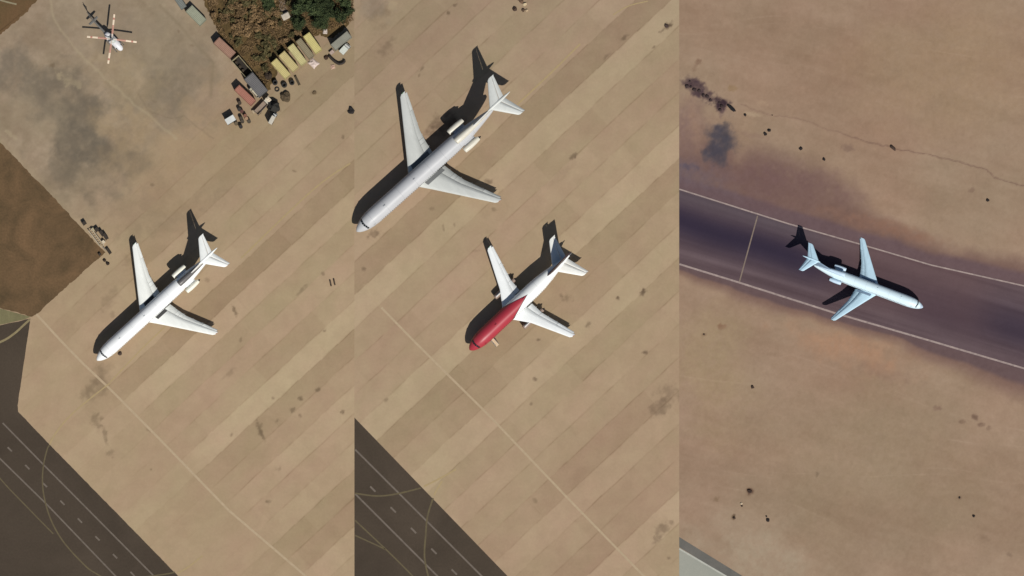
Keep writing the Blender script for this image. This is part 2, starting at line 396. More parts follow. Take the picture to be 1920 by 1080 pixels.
TOPL = [(1273, 354.5), (1480, 420), (1746, 497), (1920, 536), (2060, 566)]
BOTL = [(1273, 495), (1386, 529.8), (1565, 586.8), (1748, 640), (1920, 690.7), (2060, 732)]
def yl(pts, x):
    return np.interp(x, [p[0] for p in pts], [p[1] for p in pts])
def col3(x, y):
    yt, yb = yl(TOPL, x), yl(BOTL, x)
    rr = R(17)
    f1 = fbm(x, y, 260, 90, seed=61, rot=rr, oct=5); f2 = fbm(x, y, 60, 34, seed=62, rot=rr * .5, oct=5); f3 = fbm(x, y, 180, 120, seed=63); f4 = fbm(x, y, 300, 12, seed=64, rot=rr, oct=4)
    c = np.zeros(x.shape + (3,)) + np.array([154., 127., 104.])
    c = c + (f1 * 7 + f2 * 4.5 + f4 * 2.5)[..., None] * np.array([1, .98, .95]) + (f3 * 2.5)[..., None] * np.array([.8, -.7, -.4])
    c = mix(c, (146, 124, 97), .5 * blob(x, y, 1600, 850, 190, 160, 20, seed=5, warp=.6, soft=.9))
    c = mix(c, (160, 138, 104), .5 * blob(x, y, 1330, 700, 70, 140, 0, seed=6, warp=.6, soft=.9))
    c = mix(c, (166, 148, 124), .7 * blob(x, y, 1410, 1040, 110, 60, 10, seed=7, warp=.6, soft=.9))
    c = mix(c, (158, 130, 100), .5 * blob(x, y, 1800, 110, 180, 120, 0, seed=8, warp=.6, soft=.9))
    c = mix(c, (176, 132, 102), .55 * blob(x, y, 1590, 650, 110, 32, 17, seed=9, warp=.6, soft=.9))
    # windblown brown soil along the upper edge of the runway
    dt = yt - y            # >0 above the upper line
    w_ = 60 + 24 * fbm(x, y, 120, seed=65, oct=5) + 72 * np.exp(-((x - 1420) / 190) ** 2) - 10 * ss(1650, 1900, x)
    m = 1 - ss(w_ * .45, w_ * 1.35, dt)
    up_ = (dt > -20) * 1.0
    c = mix(c, (116, 89, 80), .9 * m * up_)
    c = mix(c, (100, 80, 84), .75 * (1 - ss(20, 33, dt + 5 * fbm(x, y, 60, seed=66, oct=6))) * up_)
    c = mix(c, (142, 104, 84), .6 * blob(x, y, 1660, 425, 110, 14, 16, seed=77, warp=.5, soft=.9))
    # along the lower edge
    db = y - yb
    w_ = 26 + 10 * fbm(x, y, 70, seed=67, oct=3) + 28 * ss(1650, 1920, x)
    c2 = mix(c, (120, 92, 82), .85 * (1 - ss(w_ * .5, w_ * 1.5, db)))
    c2 = mix(c2, (96, 77, 78), .8 * (1 - ss(w_ * .42, w_ * .66, db)))
    c = np.where((db > -20)[..., None], c2, c)
    # left end above the line: violet dirt
    c = mix(c, (108, 92, 96), .7 * blob(x, y, 1300, 325, 90, 24, 12, seed=70, warp=.5, soft=.9))
    c = mix(c, (112, 84, 82), .6 * blob(x, y, 1450, 335, 130, 42, 10, seed=71, warp=.5, soft=.9))
    c = mix(c, (120, 94, 90), .55 * blob(x, y, 1290, 240, 34, 60, 0, seed=72, warp=.5, soft=.9))
    c = mix(c, (160, 132, 106), .45 * blob(x, y, 1393, 258, 18, 50, 12, seed=73, warp=.4, soft=.8))
    c = mix(c, (154, 122, 100), .45 * blob(x, y, 1303, 230, 12, 52, -8, seed=78, warp=.4, soft=.8))
    # stains
    for cx, cy, rx, ry, an, am, col in [
        (1350, 270, 30, 33, 5, .95, (76, 70, 76)), (1362, 255, 10, 26, 0, .6, (70, 66, 72)), (1340, 285, 18, 12, 0, .6, (72, 66, 74)),
        (1306, 165, 25, 13, 28, .95, (74, 57, 60)), (1328, 181, 16, 9, 30, .85, (82, 64, 64)), (1352, 196, 14, 11, 10, 1, (58, 43, 48)), (1290, 160, 6, 8, 0, .8, (70, 52, 56)),
        (1352, 208, 8, 10, 0, .5, (110, 86, 84)), (1309, 115, 6, 5, 0, .55, (112, 84, 66)), (1303, 125, 4, 8, 20, .35, (120, 92, 74)), (1374, 166, 8, 6, 0, .5, (138, 110, 76)),
        (1427, 194, 10, 6, 10, .4, (180, 152, 124)), (1368, 212, 14, 7, 30, .5, (150, 126, 106)), (1412, 215, 16, 4, 10, .6, (182, 158, 128)),
        (1420, 255, 28, 5, 10, .25, (130, 100, 88)), (1590, 278, 14, 7, 0, .4, (110, 86, 76)), (1822, 356, 7, 4, -20, .5, (118, 92, 78)),
        (1290, 312, 22, 6, 10, .6, (88, 80, 92)), (1758, 765, 7, 5, 0, .6, (120, 92, 78)), (1829, 782, 7, 6, 0, .7, (108, 84, 70)), (1804, 790, 6, 4, 0, .6, (112, 88, 72)),
        (1839, 796, 6, 4, 0, .6, (108, 84, 70)), (1853, 804, 5, 5, 0, .5, (112, 88, 72)), (1406, 921, 6, 6, 0, .9, (86, 62, 50)), (1342, 936, 7, 5, 0, .6, (122, 98, 74)),
        (1376, 970, 4, 6, 0, .75, (80, 62, 46)), (1799, 933, 5, 4, 0, .6, (112, 88, 72)), (1532, 889, 3, 5, 0, .5, (112, 94, 74)), (1845, 1010, 12, 6, 20, .35, (128, 104, 84)),
        (1352, 612, 8, 5, 0, .5, (122, 84, 64)), (1320, 627, 4, 3, 0, .5, (110, 84, 64)), (1445, 664, 10, 4, 10, .3, (130, 104, 82)), (1894, 1040, 6, 5, 0, .4, (118, 96, 80)),
        (1660, 700, 60, 14, 15, .3, (138, 108, 92))]:
        c = mix(c, col, am * blob(x, y, cx, cy, rx, ry, an, warp=.7, seed=int(cx + cy), soft=.6))
    cr = np.exp(-(segd(x + 2 * fbm(x, y, 14, seed=90), y + 3 * fbm(x, y, 14, seed=91), [(1390, 195), (1440, 215), (1500, 222), (1600, 258.6), (1674, 277), (1755, 293), (1849, 317), (1864, 334), (1890, 341), (1960, 356)]) / 1.3) ** 2)
    c = mix(c, (104, 78, 68), .5 * cr * ss(1540, 1620, x))
    c = mix(c, (122, 94, 80), .4 * cr * (1 - ss(1540, 1620, x)))
    for k_ in range(9):   # old wheel tracks across the sand
        o_ = [30, 44, 95, 610, 622, 700, 860, 872, 900][k_]; w2 = fbm(x, y, 300, seed=300 + k_ // 2, oct=2) * 26
        d_ = np.abs(y - (o_ + (x - 1280) * [.1, .1, .16, .3, .3, .22, .05, .05, .34][k_]) - w2)
        c = c + (np.exp(-(d_ / 1.3) ** 2) * np.clip(fbm(x, y, 60, seed=320 + k_, oct=3) + .2, 0, 1) * 7)[..., None]
    gr = fbm(x, y, 7, seed=340, oct=3); c = c + (gr * 3)[..., None]
    # runway surface
    t = (y - yt) / (yb - yt)
    a = np.zeros(x.shape + (3,)) + np.array([96., 78., 80.])
    s1 = 1.4 * fbm(x, y, 520, 9, seed=80, rot=R(16.5), oct=5); s2 = fbm(x, y, 120, 30, seed=81, rot=R(16.5), oct=5)
    a = a + (s1 * 9 + s2 * 4)[..., None] * np.array([1, .95, .9])
    left = 1 - ss(1480, 1640, x)
    band = np.exp(-((t - (.42 + .1 * fbm(x, y, 300, seed=82, oct=2))) / .24) ** 2)
    a = mix(a, (48, 40, 56), .9 * band * (.35 + .65 * left))
    band2 = np.exp(-((t - .58) / .2) ** 2) * ss(1640, 1760, x)
    a = mix(a, (62, 51, 62), .75 * band2)
    a = mix(a, (82, 74, 80), .5 * left * (1 - ss(0, .3, t)))
    a = mix(a, (104, 78, 76), .45 * (1 - left) * (1 - ss(.55, .95, t)) * (1 - ss(1800, 1900, x)))
    inr = ss(-.02, .03, t) * (1 - ss(.985, 1.04, t))
    c = c + (a - c) * inr[..., None]
    # paved road in the lower-left corner is its own sheet
    return c

gm = ground_mat('soil_and_concrete')
def grid(x0, x1, y0=-110, y1=1190, st=2.0):
    return np.meshgrid(np.linspace(x0, x1, int((x1 - x0) / st) + 1), np.linspace(y0, y1, int((y1 - y0) / st) + 1))
SEAM1, SEAM2 = 664.5, 1273.5
X, Y = grid(-110, SEAM1); sheet('apron', X, Y, col1, gm)
X, Y = grid(SEAM1, SEAM2); sheet('apron', X, Y, col2, gm)
X, Y = grid(SEAM2, 2030); sheet('desert_ground', X, Y, col3, gm)
# runway: its own sheet, one centimetre proud, between its edge lines
U, V = np.meshgrid(np.linspace(SEAM2, 2030, 379), np.linspace(-.02, 1.02, 90))
sheet('runway', U, yl(TOPL, U) + (yl(BOTL, U) - yl(TOPL, U)) * V, col3, gm, z=.012)
# the land all round, far beyond the picture
big = two_tone('dry_land', (150, 128, 100), (132, 108, 84), .01, .08)
me = bpy.data.meshes.new('ground'); s_ = 9000
me.from_pydata([(-s_, -s_, -.4), (s_, -s_, -.4), (s_, s_, -.4), (-s_, s_, -.4)], [], [(0, 1, 2, 3)]); me.materials.append(big)
go = bpy.data.objects.new('ground', me); COL.objects.link(go); go['kind'] = 'structure'

# dirt and grass corners, taxiways
dirt = two_tone('bare_earth', (78, 64, 44), (122, 94, 66), .13, .2)
dirt2 = two_tone('bare_earth_olive', (92, 76, 50), (114, 84, 58), .12, .16)
asph = two_tone('old_asphalt', (66, 56, 46), (82, 70, 58), .05, .13)
asph2 = two_tone('asphalt_shoulder', (62, 53, 43), (70, 60, 49), .03, .05)
flat('dirt_ground', [(-110, 160), (0, 267), (107, 377), (150, 424), (198, 473), (166, 501), (68, 589), (60, 594), (0, 577), (-110, 556)], .01, dirt, rough=1.5)
flat('dirt_ground', [(-110, -110), (120, -110), (70, 0), (36, 36), (0, 65), (-110, 150)], .01, dirt2, rough=2.5)
flat('dry_grass_strip', [(-110, 550), (0, 578.5), (57, 594), (48, 598.5), (0, 609), (-110, 628)], .014, two_tone('dry_verge', (128, 120, 86), (108, 100, 72), .5, .1, stretch=((1, .2, 1), 0)))
flat('taxiway', [(-110, 629), (0, 610), (57, 597.5), (55.5, 608), (33, 760), (34, 772), (95, 835.5), (334, 1080), (440, 1190), (-110, 1190)], .012, asph, rough=.4)
flat('taxiway', [(SEAM1 + .1, 783), (951.5, 1080), (1056, 1190), (SEAM1 + .1, 1190)], .012, asph)
road = two_tone('grey_road', (150, 150, 138), (164, 160, 146), .1, .05)
flat('road', [(SEAM2 + .1, 1027), (1364, 1080), (1540, 1190), (SEAM2 + .1, 1190)], .012, road)
flat('road_shoulder', [(SEAM2 + .1, 1007), (1392, 1080), (1570, 1190), (1538, 1190), (1362, 1080), (SEAM2 + .1, 1026)], .016, two_tone('grey_shoulder', (96, 94, 88), (114, 108, 100), .2, .08))

# painted lines
def line_mat(name, c1, c2, lo=.2):
    m = two_tone(name, c1, c2, .8, .06); return m
lw = line_mat('worn_white_paint', (186, 162, 132), (172, 150, 120))
lt = line_mat('taxi_edge_paint', (122, 110, 98), (100, 89, 79))
ly = line_mat('worn_yellow_paint', (176, 152, 108), (164, 142, 108))
lyt = line_mat('worn_yellow_on_asphalt', (108, 96, 70), (92, 81, 62))
lyt2 = line_mat('bright_yellow_on_asphalt', (150, 134, 98), (128, 113, 84))
lp = line_mat('runway_edge_paint', (180, 160, 150), (134, 116, 112))
line('painted_line', [(68, 589), (118, 643), (157, 683), (206, 729), (300, 824), (429, 957), (573, 1080), (680, 1171)][:7] + [(618, 1120)], 4.2, .014, lw)
line('painted_line', [(207, 716), (270, 650), (320, 603)], 2.4, .016, ly, True)
line('painted_line', [(452, 484), (473, 464), (520, 418), (581, 361), (620, 330), (657, 306)], 2.8, .016, ly, True)
line('painted_line', [(207, 717.6), (162, 753), (126.7, 784.5), (102, 816), (93, 834)], 2.6, .016, ly, True)
line('painted_line', [(92.5, 835), (88, 844), (81, 876), (80, 911), (86, 946), (98.5, 981.5), (119.6, 1016.7), (151, 1052), (176, 1073), (215, 1087), (300, 1078), (328, 1073)], 2.6, .02, lyt, True)
line('painted_line', [(332, 1075), (352, 1064), (380, 1042)], 2.6, .016, ly, True)
line('painted_line', [(-60, 820), (0, 897), (53, 953), (100, 1001)], 2.2, .018, lyt, True)
line('painted_line', [(-60, 662), (0, 641.5), (26, 626), (44, 610), (56, 599)], 4.0, .018, lyt2, True)
line('painted_line', [(5, 793), (82.7, 872.4), (288.5, 1080), (396, 1190)], 2.8, .016, lt)
line('painted_line', [(-60, 802), (0, 860), (88, 946), (214.6, 1078), (324, 1190)], 2.8, .016, lt)
for k in range(-1, 11):
    x, y = 18.3 + 32.9 * k, 842.5 + 33.4 * k
    line('painted_dash', [(x - 4, y - 4), (x + 4, y + 4)], 3.0, .016, lt)
line('painted_line', [(-20, -6), (0, 0), (14, 4), (31, 8)], 3.0, .016, line_mat('pale_line', (150, 140, 112), (136, 122, 96)))
line('painted_line', [(715, 576.7), (776.7, 640), (840, 703), (913, 775), (1066, 935.6), (1207, 1080), (1250, 1125)], 4.0, .014, lw)
line('painted_line', [(970, 196), (1000, 168), (1040, 130), (1088, 82)], 3.0, .016, ly, True)
line('painted_line', [(1150, 28), (1165, 18), (1185, 9), (1215, 2)], 2.0, .016, ly, True)
line('painted_line', [(666, 843), (903, 1080), (1010, 1187)], 3.2, .016, lt)
line('painted_line', [(666, 926), (818, 1078), (926, 1187)], 3.2, .016, lt)
for k in range(0, 7):
    x, y = 699 + 38.2 * k, 917 + 38.9 * k
    line('painted_dash', [(x - 5, y - 5), (x + 5, y + 5)], 3.4, .016, lt)
line('painted_line', [(666, 925), (707, 930), (744, 926), (789, 915)], 3.0, .02, lyt, True)
line('painted_line', [(795, 912), (825, 897), (855, 880)], 3.0, .016, ly, True)
line('painted_line', [(829, 902), (818, 920), (814, 929)], 2.6, .017, ly, True)
line('painted_line', [(812, 934), (801.5, 969), (798, 1006), (796, 1043), (803, 1080), (820, 1130)], 3.2, .02, lyt, True)
line('painted_line', [(666, 976), (725.5, 1032), (773.7, 1080), (840, 1150)], 2.6, .018, lyt, True)
line('painted_line', [(666, 1004), (707, 1022.6), (722, 1030)], 2.6, .018, lyt, True)
line('painted_line', [(SEAM2 + .2, 354.7), (1480, 420), (1610, 457), (1746, 497), (1920, 536), (2025, 558)], 2.6, .024, lp)
line('painted_line', [(SEAM2 + .2, 495.2), (1386, 529.8), (1565, 586.8), (1748, 640), (1920, 690.7), (2025, 722)], 3.4, .024, lp)
line('painted_line', [(1420.5, 404.5), (1386.5, 528)], 2.4, .02, line_mat('worn_runway_paint', (142, 124, 108), (118, 102, 94)))
line('painted_line', [(SEAM2 + .2, 1029), (1364, 1082), (1545, 1192)], 3.0, .02, line_mat('road_edge_paint', (188, 186, 172), (172, 168, 156)))

# ================================================================== OBJECTS
def at(x, y, h=0.0):
    X, Y = P(x, y); return (X, Y, h)
def heading(x0, y0, x1, y1):
    a, b = P(x0, y0), P(x1, y1); return math.atan2(b[1] - a[1], b[0] - a[0])

M_rubber = paint('black_rubber', (40, 38, 36), .8)
M_dark = paint('dark_opening', (22, 22, 24), .6)
M_steel = paint('grey_steel', (120, 120, 120), .5)
M_rim = paint('pale_rim', (190, 190, 188), .4)
def glass_mat():
    m, t, b = newmat('dark_glass')
    b.inputs['Base Color'].default_value = (.015, .018, .02, 1); b.inputs['Roughness'].default_value = .12
    return m
M_glass = glass_mat()

# ------------------------------------------------------------------ airliners
def hull_paint(name, rgb, zc, nose=None, red=None, win=(5.5, 36), dirt_=.06, belly=None, tail=None):
    """fuselage paint: cabin windows as pattern, optional red front that ends in a point on the spine"""
    m, t, b = newmat(name)
    tc = N(t, 'ShaderNodeTexCoord'); sp = N(t, 'ShaderNodeSeparateXYZ'); t.links.new(tc.outputs['Object'], sp.inputs[0])
    def mth(op, a, b_=None, c_=None):
        n = N(t, 'ShaderNodeMath', operation=op)
        for i, q in enumerate((a, b_, c_)):
            if q is None: continue
            if isinstance(q, (int, float)): n.inputs[i].default_value = q
            else: t.links.new(q, n.inputs[i])
        return n.outputs[0]
    rg = N(t, 'ShaderNodeRGB'); rg.outputs[0].default_value = (*alb(rgb), 1)
    col = rg.outputs[0]
    def over(col, mask, c2):
        n = N(t, 'ShaderNodeMix', data_type='RGBA'); t.links.new(mask, n.inputs[0]); t.links.new(col, n.inputs[6])
        n.inputs[7].default_value = (*alb(c2), 1); return n.outputs[2]
    s = mth('MULTIPLY', sp.outputs[0], -1.0)
    ay = mth('ABSOLUTE', sp.outputs[1])
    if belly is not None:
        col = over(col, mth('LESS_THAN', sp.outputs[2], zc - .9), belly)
    if red is not None:
        k = mth('MULTIPLY_ADD', ay, 3.3, s)
        col = over(col, mth('LESS_THAN', k, 18.9), (70, 40, 48))
        col = over(col, mth('LESS_THAN', k, 18.4), red)
    if tail is not None:
        k = mth('MULTIPLY_ADD', ay, 2.2, mth('MULTIPLY', s, -1.0))
        col = over(col, mth('LESS_THAN', k, -tail[0]), tail[1])
    # window row
    fx = mth('FRACT', mth('MULTIPLY', s, 1.9))
    wm = mth('MULTIPLY', mth('LESS_THAN', mth('ABSOLUTE', mth('SUBTRACT', sp.outputs[2], zc + .45)), .17), mth('LESS_THAN', mth('ABSOLUTE', mth('SUBTRACT', fx, .5)), .22))
    wm = mth('MULTIPLY', wm, mth('MULTIPLY', mth('GREATER_THAN', s, win[0]), mth('LESS_THAN', s, win[1])))
    col = over(col, wm, (30, 30, 34))
    # skin joints round the barrel
    fj = mth('FRACT', mth('MULTIPLY', s, .23))
    col2_ = over(col, mth('MULTIPLY', mth('LESS_THAN', fj, .02), .25), (90, 90, 90))
    o = mulcol(t, col2_, val2col(t, noise_gray(t, .8, 1 - dirt_ * 1.8, 1.02, stretch=((.35, 1.4, 1), 0))))
    o = mulcol(t, o, val2col(t, noise_gray(t, 5, 1 - dirt_, 1.02)))
    t.links.new(o, b.inputs['Base Color']); b.inputs['Roughness'].default_value = .42; b.inputs['Specular IOR Level'].default_value = .35
    return m
def wing_paint(name, rgb, root=None, sgn=1):
    m, t, b = newmat(name)
    tc = N(t, 'ShaderNodeTexCoord'); sp = N(t, 'ShaderNodeSeparateXYZ'); t.links.new(tc.outputs['Object'], sp.inputs[0])
    rg = N(t, 'ShaderNodeRGB'); rg.outputs[0].default_value = (*alb(rgb), 1); col = rg.outputs[0]
    o = mulcol(t, col, val2col(t, noise_gray(t, .5, .88, 1.03, stretch=((1.6, .4, 1), 0))))
    o = mulcol(t, o, val2col(t, noise_gray(t, 3.0, .94, 1.03)))
    t.links.new(o, b.inputs['Base Color']); b.inputs['Roughness'].default_value = .45; b.inputs['Specular IOR Level'].default_value = .35
    return m

AF = [(0, 0), (.03, .028), (.12, .05), (.3, .062), (.5, .055), (.75, .03), (1, .003)]
def surf(mb, secs, m=0, lo=.6, cut=(0.0, 1.0)):
    """lofted wing-like surface; secs: (y, sLE, sTE, z, thick)"""
    rs = []
    for y, a, b_, z, th in secs:
        ch = b_ - a
        pts = [(c_, t_) for c_, t_ in AF if cut[0] <= c_ <= cut[1]]
        if cut[1] < 1: pts.append((cut[1], np.interp(cut[1], [q[0] for q in AF], [q[1] for q in AF])))
        if cut[0] > 0: pts.insert(0, (cut[0], np.interp(cut[0], [q[0] for q in AF], [q[1] for q in AF])))
        up = [(-(a + c_ * ch), y, z + t_ * ch * th) for c_, t_ in pts]
        dn = [(-(a + c_ * ch), y, z - t_ * ch * th * lo - .004) for c_, t_ in reversed(pts)]
        rs.append(up + dn)
    return mb.rings(rs, m, True, True)
def vsurf(mb, secs, m=0):
    """vertical surface; secs: (z, sLE, sTE, thick in metres)"""
    rs = []
    for z, a, b_, th in secs:
        ch = b_ - a
        L = [(-(a + c_ * ch), t_ / .062 * th / 2, z) for c_, t_ in AF]
        Rr = [(-(a + c_ * ch), -t_ / .062 * th / 2 - .003, z) for c_, t_ in reversed(AF)]
        rs.append(L + Rr)
    return mb.rings(rs, m, True, True)
def lerp_sec(secs, y):
    for a, b_ in zip(secs, secs[1:]):
        if a[0] <= y <= b_[0]:
            t = (y - a[0]) / (b_[0] - a[0]); return tuple(a[i] + (b_[i] - a[i]) * t for i in range(5))
    return secs[-1]
def hull(mb, prof, n=36, wk=1.0):
    rs = []
    for s_, zc, hw, hh in prof:
        hw = hw * wk; rs.append([(-s_, hw * math.sin(2 * math.pi * i / n), zc + hh * math.cos(2 * math.pi * i / n)) for i in range(n)])
    return mb.rings(rs, 0, True, True)
def mirror_secs(secs, sg): return [(sg * q[0],) + tuple(q[1:]) for q in secs]
def wheel(parent, loc, r, wd):
    w_ = MB(); w_.lathe((0, 0, 0), [(-wd / 2, r * .6), (-wd / 2, r * .9), (-wd * .3, r), (wd * .3, r), (wd / 2, r * .9), (wd / 2, r * .6)], 18, ax='y')
    o = w_.build('wheel', M_rubber, parent, loc)
    h = MB(); h.tube((0, -wd * .42, 0), (0, wd * .42, 0), r * .6, n=14); h.build('rim', M_rim, o)
    return o
def airliner(px, py, tx, ty, spec):
    """nose at photo position px,py; the tail lies towards tx,ty"""
    k = spec['k']; zc = spec['zc']
    rz = heading(tx, ty, px, py)
    root = empty('airliner', at(px, py), rz, spec['label'], 'airliner')
    ob = []
    hp = hull_paint('hull_paint', spec['hull'], zc, red=spec.get('red'), win=spec['win'], belly=spec.get('belly'))
    wp = wing_paint('wing_paint', spec['wing']); fp = paint('fin_paint', spec['fin'], .45, .06)
    tp = paint('tailplane_paint', spec['stabc'], .45, .06)
    cp = paint('control_surface', tuple(max(0, c - 9) for c in spec['wing']), .5, .08)
    ep = paint('nacelle_paint', spec['nac'], .4, .06)
    gp = paint('walkway_grey', spec.get('walk', (110, 108, 104)), .7, .1)
    h = MB(); hull(h, [(a, zc + b_, c_, d_) for a, b_, c_, d_ in spec['prof']])
    f = h.build('fuselage', hp, root)
    # cockpit glass: a band of panes wrapped round the nose
    c = MB(); s0, s1 = spec['cock']
    pr = spec['prof']
    def at_s(s_): return [np.interp(s_, [q[0] for q in pr], [q[j] for q in pr]) for j in (1, 2, 3)]
    for i0 in range(-3, 3):
        a0, a1 = R(i0 * 21 + 1.6), R(i0 * 21 + 19.4)
        vs = []
        for s_, ex in ((s0 + .3 * abs(i0 + .5) / 2.5, 0), (s1 + .3 * abs(i0 + .5) / 2.5, 0)):
            b_, hw, hh = at_s(s_)
            for a in (a0, a1): vs.append((-s_, (hw + .06) * math.sin(a), zc + b_ + (hh + .06) * math.cos(a)))
        c.add(vs, [(0, 1, 3, 2)])
    c.build('cockpit_window', M_glass, f)
    if spec.get('radome'):
        b_, hw, hh = at_s(.9); rd = MB()
        rd.rings([[(-s_, (at_s(s_)[1] + .02) * math.sin(2 * math.pi * i / 24), zc + at_s(s_)[0] + (at_s(s_)[2] + .02) * math.cos(2 * math.pi * i / 24)) for i in range(24)] for s_ in (0.0, .25, .6, 1.1)], 0, True)
        rd.build('radome', paint('radome', spec['radome'], .5), f)
    for sg in (-1, 1):
        for s_ in spec['doors']:
            d = MB(); b_, hw, hh = at_s(s_)
            pts = []
            for a in (55, 70, 85, 100, 112):
                a = R(a)
                for ds in (-.42, .42): pts.append((-(s_ + ds), sg * (hw + .015) * math.sin(a), zc + b_ + (hh + .015) * math.cos(a)))
            d.add(pts, [(2 * i, 2 * i + 1, 2 * i + 3, 2 * i + 2) for i in range(4)])
            d.build('cabin_door', paint('door_paint', tuple(int(c * .93) for c in (spec.get('red') if spec.get('red') and s_ < 12 else spec['hull'])), .5), f)
    # wings with separate flaps and ailerons behind a gap
    ws = spec['wings']
    for sg in (-1, 1):
        mb = MB(); surf(mb, mirror_secs(ws, sg), 0, cut=(0, .74)); wg = mb.build('wing', wp, root)
        def trail(y0, y1, name, gap=.001, dz=0):
            ys = [y0] + [q[0] for q in ws if y0 < q[0] < y1] + [y1]
            se = []
            for y in ys:
                q = lerp_sec(ws, y); se.append((sg * y, q[1], q[2], q[3] + dz, q[4]))
            mm = MB(); surf(mm, se, 0, cut=(.745 + gap, 1)); mm.build(name, cp if name != 'aileron' else wp, wg)
        for y0, y1, nm in spec['trail']: trail(y0, y1, nm)
        for y in spec['fair']:
            q = lerp_sec(ws, y); mm = MB()
            mm.rings([[(-s_, sg * y + r_ * math.cos(t), q[3] - .16 + r_ * 1.3 * math.sin(t)) for t in [2 * math.pi * i / 10 for i in range(10)]] for s_, r_ in ((q[2] - 1.7, .05), (q[2] - 1.1, .12), (q[2] - .3, .12), (q[2] + .18, .03))])
            mm.build('flap_fairing', wp, wg)
        if spec.get('walk'):
            y0, y1 = 2.02, 2.95; s0_, s1_ = spec['walk_s']; mm = MB(); vs = []
            for s_ in np.linspace(s0_, s1_, 8):
                for y in (y0, y1):
                    q = lerp_sec(ws, y); cc = (s_ - q[1]) / (q[2] - q[1]); zz = q[3] + np.interp(cc, [a[0] for a in AF], [a[1] for a in AF]) * (q[2] - q[1]) * q[4]
                    vs.append((-s_ - (.25 if y == y1 else 0), sg * y, zz + .03))
            mm.add(vs, [(2 * i, 2 * i + 1, 2 * i + 3, 2 * i + 2) for i in range(7)]); mm.build('walkway', gp, wg)
        # landing lights / tip
        q = ws[-1]; mm = MB(); mm.tube((-(q[1] + .2), sg * (q[0] - .05), q[3] + .03), (-(q[1] + .7), sg * (q[0] + .06), q[3] + .03), .07, .03)
        mm.build('navigation_light', paint('light_cover', (170, 60, 50) if sg > 0 else (60, 140, 80), .3), wg)
    # tail
    tz = spec['tz']
    mb = MB(); vsurf(mb, spec['finp']); fin = mb.build('fin', fp, root)
    mb = MB(); z0, a0, b0, t0 = spec['finp'][0]; z1, a1, b1, t1 = spec['finp'][-1]
    zA, zB = z0 + (z1 - z0) * .12, z0 + (z1 - z0) * .93
    def fe(z): t = (z - z0) / (z1 - z0); return a0 + (a1 - a0) * t, b0 + (b1 - b0) * t
    vs = []
    for z in (zA, zB):
        a, b_ = fe(z); ch = b_ - a
        for y in (-1, 1): vs += [(-(b_ - .28 * ch), y * (t0 * .33), z), (-(b_ + .02), y * .02, z)]
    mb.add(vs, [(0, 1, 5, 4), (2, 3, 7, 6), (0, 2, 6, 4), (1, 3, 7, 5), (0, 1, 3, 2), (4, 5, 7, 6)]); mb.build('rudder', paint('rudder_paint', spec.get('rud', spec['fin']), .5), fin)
    st = spec['stab']
    for sg in (-1, 1):
        mb = MB(); surf(mb, mirror_secs(st, sg), 0, cut=(0, .68)); so = mb.build('tailplane', tp, root)
        mb = MB(); surf(mb, mirror_secs(st, sg), 0, cut=(.70, 1)); mb.build('elevator', tp, so)
    if spec['kind'] == 't':
        dx = spec.get('tdx', 0)
        mb = MB(); mb.lathe((-40.0 - dx, 0, tz + .05), [(0, .05), (.5, .26), (1.5, .4), (3.6, .4), (5.4, .26), (6.5, .1), (6.7, .02)], 14)
        mb.build('tail_bullet', tp, fin)
        # centre engine duct and intake on the spine
        zt = zc + 2.0
        d = MB()
        def ring(s_, z_, ry, rz_, n=22): return [(-s_, ry * math.sin(2 * math.pi * i / n), z_ + rz_ * math.cos(2 * math.pi * i / n)) for i in range(n)]
        d.rings([ring(30.35, zt + .85, .52, .52), ring(30.2, zt + .85, .62, .62), ring(30.15, zt + .85, .70, .70), ring(30.4, zt + .85, .80, .80), ring(31.6, zt + .8, .84, .86), ring(33.5, zt + .6, .78, .9), ring(36, zt + .4, .6, .9), ring(39, zt + .1, .35, .7), ring(40.5, zt - .2, .1, .4)], 0, False)
        d.add(ring(30.35, zt + .85, .52, .52), [tuple(range(22))], 1)
        d.rings([[(-a, y, z) for a, y, z in ((31, -.22, zt - .7), (31, .22, zt - .7), (31, .22, zt + .4), (31, -.22, zt + .4))], [(-a, y, z) for a, y, z in ((34.5, -.4, zt - .7), (34.5, .4, zt - .7), (34.5, .4, zt + .4), (34.5, -.4, zt + .4))]])
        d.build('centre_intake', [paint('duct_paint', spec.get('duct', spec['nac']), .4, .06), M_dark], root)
        for sg in (-1, 1):
            e = MB(); c0 = (-30.4, sg * 2.72, zc + .75)
            e.lathe(c0, [(.35, .42), (.02, .50), (-.02, .56), (.15, .64), (1.2, .72), (2.8, .70), (4.1, .56), (4.35, .46)], 20)
            e.lathe(c0, [(3.6, .44), (4.35, .46)], 20, 1)
            n_ = 20; e.add([(c0[0] - .35, c0[1] + .42 * math.cos(2 * math.pi * i / n_), c0[2] + .42 * math.sin(2 * math.pi * i / n_)) for i in range(n_)], [tuple(range(n_))], 1)
            e.lathe(c0, [(3.9, .4), (4.5, .28), (5.0, .03)], 16, 1)
            eo = e.build('engine', [ep, M_dark], root)
            p_ = MB(); surf(p_, [(sg * 1.5, 31.2, 34.2, zc + .75, .9), (sg * 2.5, 31.2, 34.2, zc + .75, .9)]); p_.build('pylon', hp, eo)
    else:
